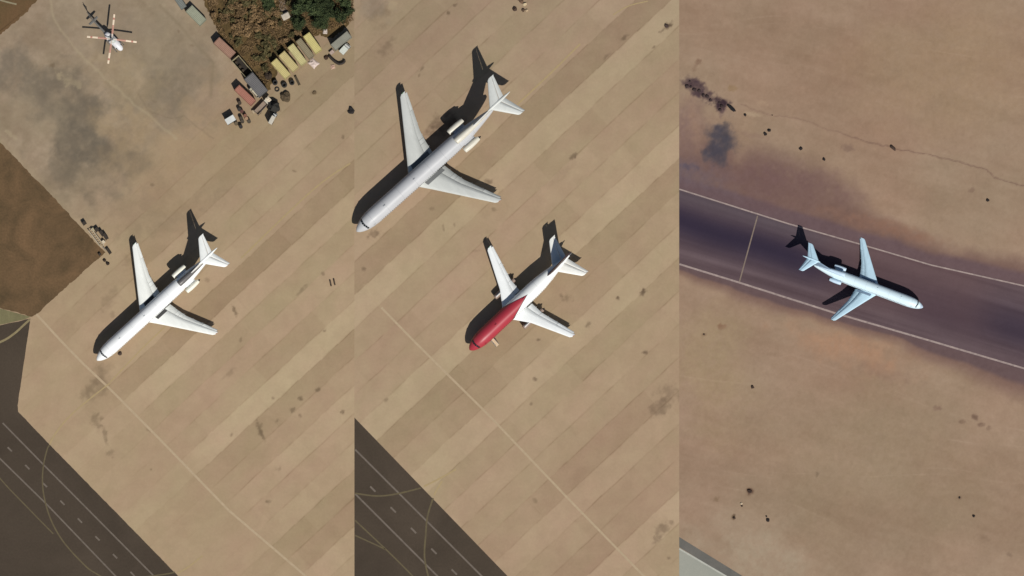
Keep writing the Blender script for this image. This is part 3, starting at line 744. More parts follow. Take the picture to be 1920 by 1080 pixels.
        for sg in (-1, 1):
            yy = spec['ey']; e = MB(); c0 = (-12.9, sg * yy, zc - 1.6)
            e.lathe(c0, [(.4, .46), (.02, .5), (-.02, .53), (.2, .58), (1.5, .64), (4.0, .62), (5.7, .54), (6.3, .48)], 22)
            n_ = 22; e.add([(c0[0] - .4, c0[1] + .46 * math.cos(2 * math.pi * i / n_), c0[2] + .46 * math.sin(2 * math.pi * i / n_)) for i in range(n_)], [tuple(range(n_))], 1)
            e.lathe(c0, [(5.8, .46), (6.3, .48)], 22, 1); e.lathe(c0, [(5.9, .4), (6.6, .2), (6.9, .02)], 16, 1)
            eo = e.build('engine', [ep, M_dark], root)
            p_ = MB(); p_.box((-15.6, sg * yy, zc - 1.05), (4.6, .3, .75), bev=.1); p_.build('pylon', wp, eo)
        tcn = MB(); tcn.tube((-32.2, 0, zc + 1.25), (-33.2, 0, zc + 1.3), .18, .05); tcn.build('tail_cone', M_steel, f)
    if spec.get('beacon'):
        pass
    # landing gear
    gx, gy, gr = spec['gear']
    for sg in (-1, 1):
        g = MB(); g.tube((-gx, sg * gy, gr), (-gx, sg * gy * .93, zc - 1.3), .13, .17); g.tube((-gx, sg * (gy - .5), gr), (-gx, sg * (gy + .5), gr), .09)
        g.box((-gx, sg * (gy + .75), zc - 1.5), (1.5, .05, 1.0))
        go_ = g.build('main_gear', M_steel, root)
        for d_ in (-.42, .42): wheel(go_, (-gx, sg * gy + d_, gr), gr, .34)
    g = MB(); nx_ = spec['ngear']; g.tube((-nx_, 0, .4), (-nx_ - .1, 0, zc - 1.2), .09, .12); g.tube((-nx_, -.3, .4), (-nx_, .3, .4), .07)
    for sg in (-1, 1): g.box((-nx_ - .1, sg * .45, zc - 1.75), (1.4, .04, .6))
    go_ = g.build('nose_gear', M_steel, root)
    for d_ in (-.24, .24): wheel(go_, (-nx_, d_, .4), .4, .2)
    # blade antennas
    for s_ in (8.5, 17.5):
        g = MB(); g.box((-s_, 0, zc + 2.1), (.5, .05, .35)); g.build('antenna', hp, f)
    root.scale = (k, k, k)
    return root

PROF7 = [(a_, b_, c_ * 1.05, d_) for a_, b_, c_, d_ in [(0, -.45, .04, .04), (.2, -.44, .34, .32), (.6, -.4, .68, .62), (1.2, -.32, 1.0, .95), (1.9, -.22, 1.28, 1.25), (2.8, -.1, 1.54, 1.58), (4, 0, 1.74, 1.84), (5.5, .02, 1.85, 1.98), (7, .02, 1.88, 2.03), (28, .02, 1.88, 2.03), (31, .12, 1.8, 1.92), (34, .35, 1.5, 1.65), (37, .66, 1.08, 1.28), (39.5, .95, .7, .9), (41, 1.1, .4, .55), (41.6, 1.15, .2, .28)]]
def spec727(**kw):
    dx = kw.get('tdx', 0)
    zc = 3.35
    d = dict(kind='t', zc=zc, tdx=dx, k=1.0, win=(6, 33), prof=PROF7, cock=(1.95, 2.4), doors=(4.3,), tz=10.0,
             wings=[(1.5, 17.0, 24.9, 2.25, 1.0), (2.2, 17.6, 24.9, 2.3, 1.0), (4.6, 19.4, 25.3, 2.42, .95), (7.5, 21.5, 26.0, 2.58, .9), (16.1, 27.7, 29.7, 3.05, .75), (16.45, 28.3, 29.9, 3.07, .5)],
             trail=[(2.1, 4.9, 'flap'), (4.95, 5.9, 'aileron'), (5.95, 12.2, 'flap'), (12.25, 16.0, 'aileron')], fair=(3.6, 6.6, 9.2, 11.8),
             finp=[(zc + 1.2, 32.2, 40.4, .55), (10.0, 40.5 + dx, 45.4 + dx, .42)],
             stab=[(.0, 40.5 + dx, 44.8 + dx, 10.1, .9), (5.15, 44.5 + dx, 46.3 + dx, 10.0, .8), (5.4, 45.0 + dx, 46.5 + dx, 10.0, .5)],
             gear=(23.2, 2.86, .62), ngear=5.2, hull=(250, 248, 244), wing=(250, 248, 238), fin=(244, 240, 232), stabc=(250, 248, 240), nac=(246, 240, 220),
             walk=(112, 112, 110), walk_s=(18.9, 24.0))
    d.update(kw); return d
airliner(182.5, 677, 182.5 + 255, 677 - 233, spec727(k=.866, tdx=-2.3, walk=(70, 68, 66), walk_s=(19.5, 22.9), rud=(90, 86, 84), duct=(104, 100, 98),  # duct greyed: shade on the rear fuselage put into its colour
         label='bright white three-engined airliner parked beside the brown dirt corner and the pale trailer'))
airliner(669, 436, 669 + 745.5, 436 - 666.5, spec727(k=1.034, hull=(198, 196, 195), wing=(208, 207, 199), fin=(214, 212, 206), stabc=(216, 215, 207), nac=(222, 214, 196), win=(6, 33),
         label='light grey three-engined airliner parked above the red-nosed aircraft'))
# third one, standing on the runway and leaning onto its left wing
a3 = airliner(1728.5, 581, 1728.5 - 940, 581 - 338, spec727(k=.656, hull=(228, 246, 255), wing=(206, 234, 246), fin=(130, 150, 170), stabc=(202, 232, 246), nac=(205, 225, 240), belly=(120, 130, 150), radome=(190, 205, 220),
         walk=(120, 140, 160), walk_s=(18.9, 24.0), label='bluish white three-engined airliner standing on the dark runway between its edge lines'))
a3.rotation_mode = 'XYZ'; a3.rotation_euler[0] = R(-14); a3.rotation_euler[2] -= R(.6); a3.location.z = .7

zc = 3.1
PROF3 = [(0, -.5, .04, .04), (.2, -.48, .4, .38), (.7, -.38, .85, .85), (1.4, -.25, 1.2, 1.22), (2.2, -.12, 1.48, 1.52), (3.3, 0, 1.72, 1.82), (4.8, .02, 1.86, 2.0), (6.5, .02, 1.89, 2.05), (20.5, .02, 1.89, 2.05), (23, .15, 1.78, 1.9), (26, .5, 1.38, 1.5), (29, .9, .85, 1.0), (31, 1.15, .48, .6), (32.4, 1.25, .2, .25)]
airliner(880.5, 657.5, 880.5 + 726.6, 657.5 - 687, dict(kind='w', zc=zc, k=.991, win=(5, 26), prof=PROF3, cock=(1.5, 1.95), doors=(4.0, 25.5), tz=0,
         wings=[(1.5, 12.0, 18.3, 2.1, 1.0), (2.2, 12.7, 18.3, 2.15, 1.0), (5.4, 15.0, 18.5, 2.4, .9), (14.1, 19.2, 20.9, 3.1, .75), (14.45, 19.7, 21.1, 3.12, .5)],
         trail=[(2.1, 5.3, 'flap'), (5.35, 9.8, 'flap'), (9.85, 14.0, 'aileron')], fair=(3.4, 7.0, 9.3), ey=4.9,
         finp=[(zc + 1.3, 24.6, 31.4, .62), (11.0, 30.6, 33.2, .34)],
         stab=[(.2, 27.2, 31.6, zc + 1.2, .9), (5.6, 31.2, 33.0, zc + 1.5, .8), (5.85, 31.7, 33.3, zc + 1.5, .5)],
         gear=(17.2, 2.6, .56), ngear=4.6, hull=(250, 248, 242), wing=(250, 249, 244), fin=(66, 46, 46), stabc=(248, 244, 234), nac=(150, 128, 114), rud=(60, 44, 44),
         red=(176, 54, 66), label='twin-engined airliner with a red front half and white wings on the apron'))

# ------------------------------------------------------------------ helicopter
def blade_mat():
    m, t, b = newmat('banded_blade')
    tc = N(t, 'ShaderNodeTexCoord'); sp = N(t, 'ShaderNodeSeparateXYZ'); t.links.new(tc.outputs['Object'], sp.inputs[0])
    r = N(t, 'ShaderNodeValToRGB'); r.color_ramp.interpolation = 'CONSTANT'
    dv = N(t, 'ShaderNodeMath', operation='DIVIDE'); dv.inputs[1].default_value = 6.0; t.links.new(sp.outputs[0], dv.inputs[0]); t.links.new(dv.outputs[0], r.inputs[0])
    cols = [(0, (214, 196, 178)), (.2, (190, 138, 118)), (.46, (196, 146, 124)), (.55, (238, 214, 184)), (.76, (192, 132, 112)), (.84, (240, 218, 188)), (.97, (190, 140, 118))]
    r.color_ramp.elements[0].color = (*alb(cols[0][1]), 1)
    r.color_ramp.elements[1].position = .2; r.color_ramp.elements[1].color = (*alb(cols[1][1]), 1)
    for p_, c_ in cols[2:]:
        e = r.color_ramp.elements.new(p_); e.color = (*alb(c_), 1)
    t.links.new(r.outputs[0], b.inputs['Base Color']); b.inputs['Roughness'].default_value = .5
    return m
hx, hy = 211, 76
hz = heading(176, 36, 230, 91)
hel = empty('helicopter', at(hx, hy), hz, 'white helicopter with four red and white banded rotor blades, parked on the stained pad', 'helicopter')
HW = paint('helicopter_white', (226, 222, 220), .4, .05); HG = paint('helicopter_grey', (112, 108, 102), .5, .06)
def oval(x, w_, h_, zc_, n=20): return [(x, w_ * math.sin(2 * math.pi * i / n), zc_ + h_ * math.cos(2 * math.pi * i / n)) for i in range(n)]
b = MB(); b.rings([oval(3.35, .05, .05, 1.15), oval(3.2, .4, .35, 1.2), oval(2.7, .72, .62, 1.3), oval(1.9, .92, .82, 1.42), oval(.6, .98, .9, 1.5), oval(-.8, .95, .88, 1.52), oval(-1.6, .7, .62, 1.65), oval(-2.3, .36, .34, 1.8)])
hb = b.build('body', HW, hel)
b = MB(); b.rings([oval(1.0, .2, .05, 2.3), oval(.7, .5, .22, 2.42), oval(0, .58, .36, 2.5), oval(-1.2, .5, .34, 2.42), oval(-1.9, .3, .2, 2.2)]); b.build('engine_cowling', paint('cowling_paint', (190, 192, 184), .5), hb)
b = MB(); b.rings([oval(-2.2, .15, .06, 2.3), oval(-2.0, .6, .5, 2.3), oval(-1.3, .7, .56, 2.3), oval(-.8, .35, .3, 2.3)]); b.build('exhaust_fairing', HW, hb)
b = MB()
for sg in (-1, 1):
    vs = [(2.95, sg * .06, 1.68), (2.75, sg * .66, 1.55), (2.1, sg * .86, 1.85), (2.05, sg * .06, 2.18)]; b.add(vs, [(0, 1, 2, 3)])
    b.add([(2.0, sg * .93, 1.3), (.9, sg * 1.0, 1.3), (.9, sg * .9, 2.0), (1.9, sg * .8, 1.9)], [(0, 1, 2, 3)])
b.build('windscreen', M_glass, hb)
b = MB(); b.tube((-2.1, 0, 1.8), (-7.3, 0, 2.15), .3, .14, 14); tb = b.build('tail_boom', HG, hel)
b = MB(); vs = vsurf(b, [(2.0, 6.7, 7.6, .16), (3.5, 7.6, 8.2, .1)]); b.build('tail_fin', HG, tb)
for sg in (-1, 1):
    b = MB(); surf(b, mirror_secs([(.1, 5.9, 6.6, 2.05, 1), (1.35, 6.05, 6.55, 2.05, 1)], sg)); b.build('stabilizer', HG, tb)
b = MB()
for a in (20, 110): b.box((-7.9, .22, 3.3), (0, 0, 0)) if False else b.tube((-7.9 + math.cos(R(a)) * .85, .22, 3.2 + math.sin(R(a)) * .85), (-7.9 - math.cos(R(a)) * .85, .22, 3.2 - math.sin(R(a)) * .85), .07, n=6)
b.tube((-7.9, .0, 3.2), (-7.9, .3, 3.2), .12); b.build('tail_rotor', HG, tb)
b = MB(); b.tube((0, 0, 2.6), (0, 0, 3.5), .16, .12); b.tube((0, 0, 3.42), (0, 0, 3.72), .34, .26, 14); ro = b.build('rotor_head', M_steel, hel)
BM = blade_mat()
for tx, ty in ((215.5, 30), (165, 71.5), (204, 122), (257, 81.5)):
    th = heading(hx, hy, tx, ty) - hz
    b = MB(); rs = []
    for x in (.35, .8, 1.2, 3, 5, 5.9):
        c_ = .09 if x < .5 else .16 if x < 1 else .21; z = .02 * x - .014 * x * x * .5
        rs.append([(x, c_, z + .02), (x, c_ * .3, z + .06), (x, -c_, z + .01), (x, -c_ * .4, z - .02), (x, c_ * .5, z - .03)])
    b.rings(rs, 0, True, False); b.build('rotor_blade', BM, ro, (0, 0, 3.6), th)
for sg in (-1, 1):
    b = MB(); b.tube((2.4, sg * 1.15, .12), (-1.6, sg * 1.15, .07), .07); b.tube((2.4, sg * 1.15, .12), (2.8, sg * 1.15, .35), .07, .05)
    for x in (1.5, -.8): b.tube((x, sg * 1.15, .1), (x, sg * .55, .9), .05)
    b.build('skid', M_steel, hel)

# ------------------------------------------------------------------ containers and cabins
def quad_of(pts):
    c = [P(*q) for q in pts]; cx = sum(q[0] for q in c) / 4; cy = sum(q[1] for q in c) / 4
    e = [(c[(i + 1) % 4][0] - c[i][0], c[(i + 1) % 4][1] - c[i][1]) for i in range(4)]
    a = (math.hypot(*e[0]) + math.hypot(*e[2])) / 2; b_ = (math.hypot(*e[1]) + math.hypot(*e[3])) / 2
    if a >= b_: return cx, cy, a, b_, math.atan2(e[0][1], e[0][0])
    return cx, cy, b_, a, math.atan2(e[1][1], e[1][0])
def container(pts, h, rgb, label, cat='container', name='shipping_container', group=None, roof=None, top=True, fill=None):
    cx, cy, L, W_, a = quad_of(pts)
    root = empty(name, (cx, cy, 0), a, label, cat, group)
    m = paint('container_paint', rgb, .55, .14, .5); md = paint('container_door_paint', tuple(int(c * .88) for c in rgb), .55, .14)
    mr = paint('container_roof', roof, .55, .13, .45) if roof else m
    # corrugated long walls
    for sg in (-1, 1):
        b = MB(); n = max(8, int(L / .22)) * 2; vs = []
        for i in range(n + 1):
            x = -L / 2 + .08 + (L - .16) * i / n; o = .05 if (i // 1) % 4 in (0, 1) else 0
            for z in (.18, h - .14): vs.append((x, sg * (W_ / 2 - .03 - o), z))
        b.add(vs, [(2 * i, 2 * i + 2, 2 * i + 3, 2 * i + 1) for i in range(n)]); b.build('side_wall', m, root)
    b = MB()
    for sx in (-1, 1):
        for sy in (-1, 1): b.box((sx * (L / 2 - .07), sy * (W_ / 2 - .07), h / 2 + .02), (.14, .14, h - .04), bev=.015)
    for sy in (-1, 1):
        for z in (.1, h - .08): b.box((0, sy * (W_ / 2 - .055), z), (L - .285, .1, .14))
    for sx in (-1, 1):
        for z in (.1, h - .08): b.box((sx * (L / 2 - .055), 0, z), (.1, W_ - .285, .14))
    b.build('frame', md, root)
    b = MB(); b.box((0, 0, .2), (L - .3, W_ - .3, .06)); b.build('floor_panel', M_steel if top else paint('container_inside', (44, 38, 32), .9), root)
    b = MB(); b.box((-L / 2 + .09, 0, h / 2), (.05, W_ - .3, h - .3)); b.build('end_wall', m, root)
    for sy in (-1, 1):
        b = MB(); b.box((L / 2 - .07, sy * (W_ / 4 - .06), h / 2), (.05, W_ / 2 - .16, h - .3), bev=.01)
        d = b.build('door', md, root); b = MB()
        for dy in (-.12, .12): b.tube((L / 2 + .0, sy * (W_ / 4 - .06) + dy, .25), (L / 2 + .0, sy * (W_ / 4 - .06) + dy, h - .25), .018, n=6)
        b.build('locking_bar', M_steel, d)
    if top:
        b = MB(); n = max(6, int(L / .35)) * 2; rs = []
        for i in range(n + 1):
            x = -L / 2 + .12 + (L - .24) * i / n; z = h - .04 + (.025 if i % 2 else 0)
            rs.append([(x, -W_ / 2 + .11, z), (x, W_ / 2 - .11, z)])
        vs = [v for r in rs for v in r]; b.add(vs, [(2 * i, 2 * i + 1, 2 * i + 3, 2 * i + 2) for i in range(n)]); b.build('roof', mr, root)
    return root
def z4(*p): return [(380 + x / 4.32, y / 4.32) for x, y in p]
def z10(*p): return [(480 + x / 10.43, 60 + y / 10.43) for x, y in p]
def z9(*p): return [(410 + x / 9.82, 140 + y / 9.82) for x, y in p]
YG = 'yellow containers side by side below the scrub'
container(z10((290, 620), (410, 530), (690, 850), (570, 930)), 2.3, (200, 182, 118), 'yellow container at the lower-left end of the row, beside the tyres', group=YG)
container(z10((440, 490), (560, 380), (840, 700), (730, 800)), 2.3, (196, 176, 118), 'yellow container second from the lower-left end of the row', group=YG)
container(z10((615, 320), (735, 240), (1000, 590), (890, 680)), 2.3, (198, 184, 126), 'yellow container third in the row, touching the brownish grey one', group=YG)
container(z10((780, 200), (880, 130), (1140, 470), (1040, 555)), 2.1, (140, 126, 96), 'brownish grey container standing between two yellow ones')
container(z10((915, 110), (1050, 20), (1290, 350), (1180, 445)), 2.3, (204, 188, 118), 'brightest yellow container at the upper-right end of the row', group=YG)
container(z4((90, 350), (140, 310), (270, 430), (222, 485)), 2.2, (158, 118, 96), 'dull red container lying along the scrub edge, farthest from the planes')
container(z9((290, 290), (390, 205), (690, 490), (592, 590)), 2.3, (166, 108, 88), 'rust red container standing beside the grey cabin')
container(z4((240, 500), (290, 450), (405, 585), (350, 638)), 1.9, (186, 170, 130), 'open-topped cream container with dark scrap inside', top=False)
container(z4((404, 588), (530, 738), (462, 795), (338, 655)), 2.3, (104, 100, 98), 'grey flat-roofed container between the open container and the rust red one', name='shipping_container')
container(z10((1470, 262), (1775, 10), (1875, 92), (1568, 400)), 2.6, (146, 142, 126), 'long grey container beside the white pickup at the edge of the scrub')
container([(349, 22), (360.5, 10.5), (388, 38), (374, 50)], 1.6, (152, 152, 128), 'pale green container at the top edge near the pad corner')
container([(322, -8), (331, -16), (350, 12), (341, 20)], 1.2, (118, 120, 112), 'bluish grey low container cut off by the top of the picture')

def cabin(pts, h, rgb, label, side=(60, 60, 58)):
    cx, cy, L, W_, a = quad_of(pts)
    root = empty('utility_cabin', (cx, cy, 0), a, label, 'cabin')
    b = MB(); b.box((0, 0, h / 2 + .05), (L * .94, W_ * .94, h - .1), bev=.03); b.build('wall', paint('cabin_wall', side, .6), root)
    b = MB(); b.box((0, 0, h + .04), (L, W_, .08), bev=.02)
    for i in (-1, 0, 1): b.box((i * L * .3, 0, h + .09), (.05, W_ * .9, .03))
    b.build('roof', paint('cabin_roof', rgb, .5, .08), root)
    b = MB(); b.box((L * .47 + .02, 0, h * .42), (.04, W_ * .4, h * .72)); d = b.build('door', M_steel, root)
    b = MB(); b.tube((L * .47 + .07, W_ * .14, h * .42), (L * .47 + .07, W_ * .14, h * .5), .02, n=6); b.build('handle', M_dark, d)
    b = MB(); b.box((0, W_ * .47 + .02, h * .6), (L * .4, .03, h * .25)); b.build('window', M_glass, root)
    b = MB()
    for sx in (-1, 1): b.box((sx * L * .38, 0, .06), (.16, W_ * .9, .12))
    b.build('base_beam', M_dark, root)
    return root
cabin(z4((180, 975), (245, 935), (272, 972), (207, 1022)), 2.1, (216, 214, 206), 'small white-roofed cabin standing alone left of the scattered drums')

def truck(pts, rgb, label, cab=(200, 198, 190), bed='box', h=2.3, flip=False):
    cx, cy, L, W_, a = quad_of(pts)
    if flip: a += math.pi
    root = empty('truck', (cx, cy, 0), a, label, 'truck'); wr = .38
    mp = paint('truck_body', rgb, .5, .1); mc = paint('truck_cab', cab, .45, .08)
    b = MB(); b.box((0, 0, .55), (L * .96, W_ * .6, .16)); b.build('chassis', M_dark, root)
    cl = min(L * .28, 1.6)
    b = MB(); x1 = L / 2
    prof = [(x1, .5), (x1, 1.0), (x1 - cl * .25, 1.15), (x1 - cl * .45, 1.75), (x1 - cl, 1.8), (x1 - cl, .5)]
    b.rings([[(x, s_ * W_ * .47, z) for x, z in prof] for s_ in (-1, 1)], 0, True, False); c = b.build('cab', mc, root)
    b = MB(); b.add([(x1 - cl * .24 + .02, -W_ * .4, 1.2), (x1 - cl * .24 + .02, W_ * .4, 1.2), (x1 - cl * .43 + .02, W_ * .4, 1.7), (x1 - cl * .43 + .02, -W_ * .4, 1.7)], [(0, 1, 2, 3)]); b.build('windscreen', M_glass, c)
    for s_ in (-1, 1):
        b = MB(); b.tube((x1 + .01, s_ * W_ * .36, .8), (x1 + .05, s_ * W_ * .36, .8), .1, n=10); b.build('headlight', M_rim, c)
    bl = L - cl - .12
    if bed == 'box':
        b = MB(); b.box((-L / 2 + bl / 2, 0, .65 + (h - .65) / 2), (bl, W_, h - .65), bev=.03)
        for i in range(4): b.box((-L / 2 + bl * (i + .5) / 4, 0, h + .01), (.05, W_ * .95, .03))
        b.build('cargo_box', mp, root)
    else:
        b = MB(); b.box((-L / 2 + bl / 2, 0, .72), (bl, W_, .1))
        for s_ in (-1, 1): b.box((-L / 2 + bl / 2, s_ * (W_ / 2 - .03), 1.0), (bl, .06, .45))
        b.box((-L / 2 + .03, 0, 1.0), (.06, W_ - .13, .45)); b.build('cargo_bed', mp, root)
    for x in (-L * .3, L * .34):
        for s_ in (-1, 1): wheel(root, (x, s_ * W_ * .42, wr), wr, .24)
    return root
truck(z10((1625, 385), (1770, 222), (1858, 292), (1705, 460)), (214, 214, 200), 'small white truck beside the long grey container', bed='box', h=2.0)
truck(z9((915, 900), (1025, 700), (1090, 730), (975, 930)), (206, 196, 178), 'cream box truck standing apart below the dark heap', bed='box', h=2.6)
truck(z9((640, 690), (900, 420), (985, 480), (735, 740)), (150, 130, 112), 'dusty brown flatbed truck beside the end of the rust red container', cab=(206, 194, 172), bed='flat', flip=False)
truck(z9((545, 250), (590, 222), (770, 400), (705, 440)), (196, 184, 160), 'narrow cream trailer truck squeezed against the grey container', bed='flat', cab=(190, 180, 156), flip=True)

# white tarpaulin sheet on the ground beside the containers
def tarp(pts, rgb, label, h=.5, seed=0):
    cx, cy, L, W_, a = quad_of(pts); n = 14; vs = []
    for i in range(n + 1):
        for j in range(n + 1):
            u, v = i / n * 2 - 1, j / n * 2 - 1
            e = 1 + .18 * mnoise.noise(Vector((u * 1.5, v * 1.5, seed)))
            z = max(0, (1 - max(abs(u), abs(v)) ** 3)) * h * (.6 + .5 * mnoise.noise(Vector((u * 2.2, v * 2.2, seed + 4)))) + .02
            vs.append((u * L / 2 * e, v * W_ / 2 * e, z))
    fs = [(i * (n + 1) + j, (i + 1) * (n + 1) + j, (i + 1) * (n + 1) + j + 1, i * (n + 1) + j + 1) for i in range(n) for j in range(n)]
    b = MB(); b.add(vs, fs, 0, True)
    m = len(vs); edge = [i for i in range(n + 1)] + [k * (n + 1) + n for k in range(1, n + 1)] + [n * (n + 1) + j for j in range(n - 1, -1, -1)] + [k * (n + 1) for k in range(n - 1, 0, -1)]
    b.add([(vs[i][0], vs[i][1], 0) for i in edge], [tuple(range(len(edge)))])
    o = b.build('tarpaulin', paint('tarpaulin', rgb, .7, .1), None, (cx, cy, .0), a); return tag(o, label, 'tarpaulin')
tarp(z10((1040, 560), (1120, 515), (1240, 625), (1090, 745)), (212, 190, 178), 'pinkish white tarpaulin heap at the open end of the brownish grey container', .7, 1)
tarp(z10((1455, 650), (1520, 630), (1560, 690), (1470, 745)), (188, 152, 130), 'small pinkish sheet on the ground below the white truck', .3, 2)
tarp(z4((975, 235), (1010, 235), (1010, 275), (975, 275)), (206, 190, 178), 'small pale sheet at the scrub edge left of the long grey container', .8, 3)
tarp(z9((60 + 820, 425), (920, 420), (985, 490), (900, 520)), (216, 196, 168), 'pale crumpled sheet over the cab of the brown flatbed', .2, 5).location.z = 1.85

# ------------------------------------------------------------------ tyres, drums, heaps, crates
def tyre_stack(x, y, n, r, label, group='stacks of old tyres'):
    root = empty('tyre_stack', at(x, y), random.random() * 6, label, 'tyres', group)
    for i in range(n):
        b = MB(); rs = []
        for k in range(18):
            a = 2 * math.pi * k / 18
            rs.append([((r * .74 + r * .26 * math.cos(t)) * math.cos(a), (r * .74 + r * .26 * math.cos(t)) * math.sin(a), .12 * math.sin(t)) for t in [2 * math.pi * j / 8 for j in range(8)]])
        rs.append(rs[0]); b.rings(rs, 0, False, True)
        b.build('tyre', M_rubber, root, (random.uniform(-.08, .08), random.uniform(-.08, .08), .13 + .25 * i))
    return root
def drum(x, y, rgb, label, group='drums between the cabin and the rust red container', h=.95, r=.32):
    root = empty('oil_drum', at(x, y), random.random() * 6, label, 'drum', group)
    b = MB(); b.lathe((0, 0, 0), [(0, r), (.02, r + .015), (.3 * h, r), (.33 * h, r + .02), (.36 * h, r), (.64 * h, r), (.67 * h, r + .02), (.7 * h, r), (h - .02, r + .015), (h, r)], 16, ax='z')
    b.add([(r * math.cos(2 * math.pi * i / 16), r * math.sin(2 * math.pi * i / 16), 0) for i in range(16)], [tuple(range(16))]); b.build('shell', paint('drum_paint', rgb, .6, .2, 3), root)
    b = MB(); b.tube((0, 0, h - .04), (0, 0, h - .015), r - .01, n=16); b.tube((r * .6, 0, h - .015), (r * .6, 0, h + .01), .04, n=8); b.build('lid', paint('drum_lid', tuple(int(c * 1.15) for c in rgb), .6), root)
    return root
M_rock = {}
def rock(x, y, r, rgb, label, group=None, name='rock', cat='rock', flatk=.7, sub=2, stretch=1.0, seed=None):
    if name == 'rock' and x > 1280: r *= .8
    bm = bmesh.new(); bmesh.ops.create_icosphere(bm, subdivisions=sub, radius=1)
    sd_ = seed if seed is not None else x * .37 + y * .71
    for v in bm.verts:
        n1 = mnoise.noise(v.co * 1.3 + Vector((sd_, 0, 0))); n2 = mnoise.noise(v.co * 3.4 + Vector((sd_, 5, 0)))
        v.co = v.co * r * (1 + .45 * n1 + .22 * n2); v.co.z *= flatk; v.co.x *= stretch
    bm.normal_update()
    me = bpy.data.meshes.new(name); bm.to_mesh(me); bm.free()
    key = tuple(rgb)
    if key not in M_rock: M_rock[key] = paint('stone', rgb, .9, .25, 1.6)
    me.materials.append(M_rock[key])
    o = bpy.data.objects.new(name, me); COL.objects.link(o); X_, Y_ = P(x, y); o.location = (X_, Y_, r * flatk * .45); o.rotation_euler = (0, 0, random.uniform(-3, 3) if stretch == 1 else -R(40))
    return tag(o, label, cat, group)
def heap(x, y, r, rgb, label, cat='scrap heap', flatk=.6, name='scrap_heap'):
    return rock(x, y, r, rgb, label, None, name, cat, flatk, 3)
q = lambda X_, Y_: (380 + X_ / 4.32, Y_ / 4.32)
tyre_stack(*q(585, 670), 4, .62, 'leftmost tyre stack below the first yellow container')
tyre_stack(*q(662, 690), 3, .66, 'middle tyre stack below the first yellow container, open centre showing')
tyre_stack(*q(722, 668), 4, .6, 'rightmost tyre stack, nearest the second yellow container')
tyre_stack(*q(604, 722), 1, .6, 'single flat tyre just below the tyre stacks', None)
heap(*q(672, 785), 1.2, (92, 76, 54), 'large brown scrap heap standing apart on the apron below the tyres')
heap(*q(575, 865), 1.35, (46, 44, 38), 'tall dark heap above the cream box truck', flatk=1.3)
heap(*q(535, 612), .9, (60, 46, 32), 'dark heap in the corner between the grey container and the first yellow one', flatk=.9)
heap(*q(905, 752), .45, (112, 92, 66), 'small faint brown heap alone on the apron right of the large heap', flatk=.4)
heap(*q(1000, 466), .5, (70, 50, 36), 'small dark lump left of the curved pile of hoses')
for k, (X_, Y_, c_, l_) in enumerate([(300, 835, (60, 48, 36), 'dark drum nearest the rust red container'), (298, 888, (46, 40, 36), 'dark drum above the pair beside the cabin'), (318, 905, (84, 50, 42), 'reddish drum touching a dark one'),
        (312, 960, (58, 50, 38), 'brown drum right of the white-roofed cabin'), (345, 940, (118, 78, 60), 'rusty drum in the middle of the scattered drums'), (356, 962, (150, 118, 90), 'pale rusty drum in the middle of the scattered drums'),
        (376, 985, (72, 62, 48), 'dark olive drum at the right of the scattered drums'), (272, 1002, (92, 78, 58), 'brown drum at the lower corner of the cabin'), (310, 1028, (40, 34, 32), 'black drum farthest from the rust red container'), (322, 985, (66, 56, 44), 'brown drum just above the black one')]):
    drum(*q(X_, Y_), c_, l_, h=1.15, r=.42)
def crate(x, y, sx, sy, h, a, rgb, label, group=None):
    root = empty('crate', at(x, y), a, label, 'crate', group); m = paint('crate_wood', rgb, .8, .2, 2)
    b = MB(); b.box((0, 0, h / 2), (sx - .06, sy - .06, h - .02)); b.build('panel', m, root)
    b = MB()
    for i in (-1, 1):
        for j in (-1, 1): b.box((i * sx / 2, j * sy / 2, h / 2), (.09, .09, h), bev=.01)
        b.box((i * sx / 2, 0, h - .05), (.07, sy - .1, .09)); b.box((0, i * sy / 2, h - .05), (sx - .1, .07, .09))
    b.build('frame', paint('crate_frame', tuple(int(c * .85) for c in rgb), .8), root); return root
# scrap inside the open container
for X_, Y_, r in ((272, 505, .35), (300, 540, .4), (325, 572, .38), (348, 598, .3)):
    rock(*q(X_, Y_), r, (70, 58, 44), 'dark piece of scrap lying in the open cream container', 'scrap inside the open container', 'scrap_piece', 'scrap', .8).location.z = .5
crate(*q(455, 918), .9, .7, .8, .7, (120, 100, 78), 'brown crate in front of the dusty flatbed truck')
crate(*q(418, 905), .8, .8, .7, .5, (190, 168, 136), 'pale crate at the front corner of the dusty flatbed truck')
crate(*q(1048, 425), 1.0, .8, .7, .7, (190, 165, 150), 'pinkish crate at the lower end of the long grey container')
crate(*q(768, 655), .5, 2.2, .5, .45, (74, 62, 44), 'long dark crate below the second yellow container')
def hose(pts, r, rgb, label):
    pts = smooth_path(pts, 5); b = MB()
    for a, c_ in zip(pts, pts[1:]):
        A, B = P(*a), P(*c_); b.tube((A[0], A[1], r * 1.2), (B[0], B[1], r * 1.2), r, n=7)
    o = b.build('hose', paint('hose_rubber', rgb, .7), None); return tag(o, label, 'hose')
hose([q(1025, 455), q(1050, 480), q(1080, 505), q(1110, 518), q(1140, 508), q(1150, 490)], .34, (44, 34, 28), 'thick dark hose curving on the apron below the white truck')
hose([(151, 505), (160, 502), (168, 497)], .12, (110, 88, 64), 'thin brown hose on the ground left of the trailer') if False else None
heap(658.5, 208, .75, (44, 38, 36), 'dark lump at the right edge of the first apron')

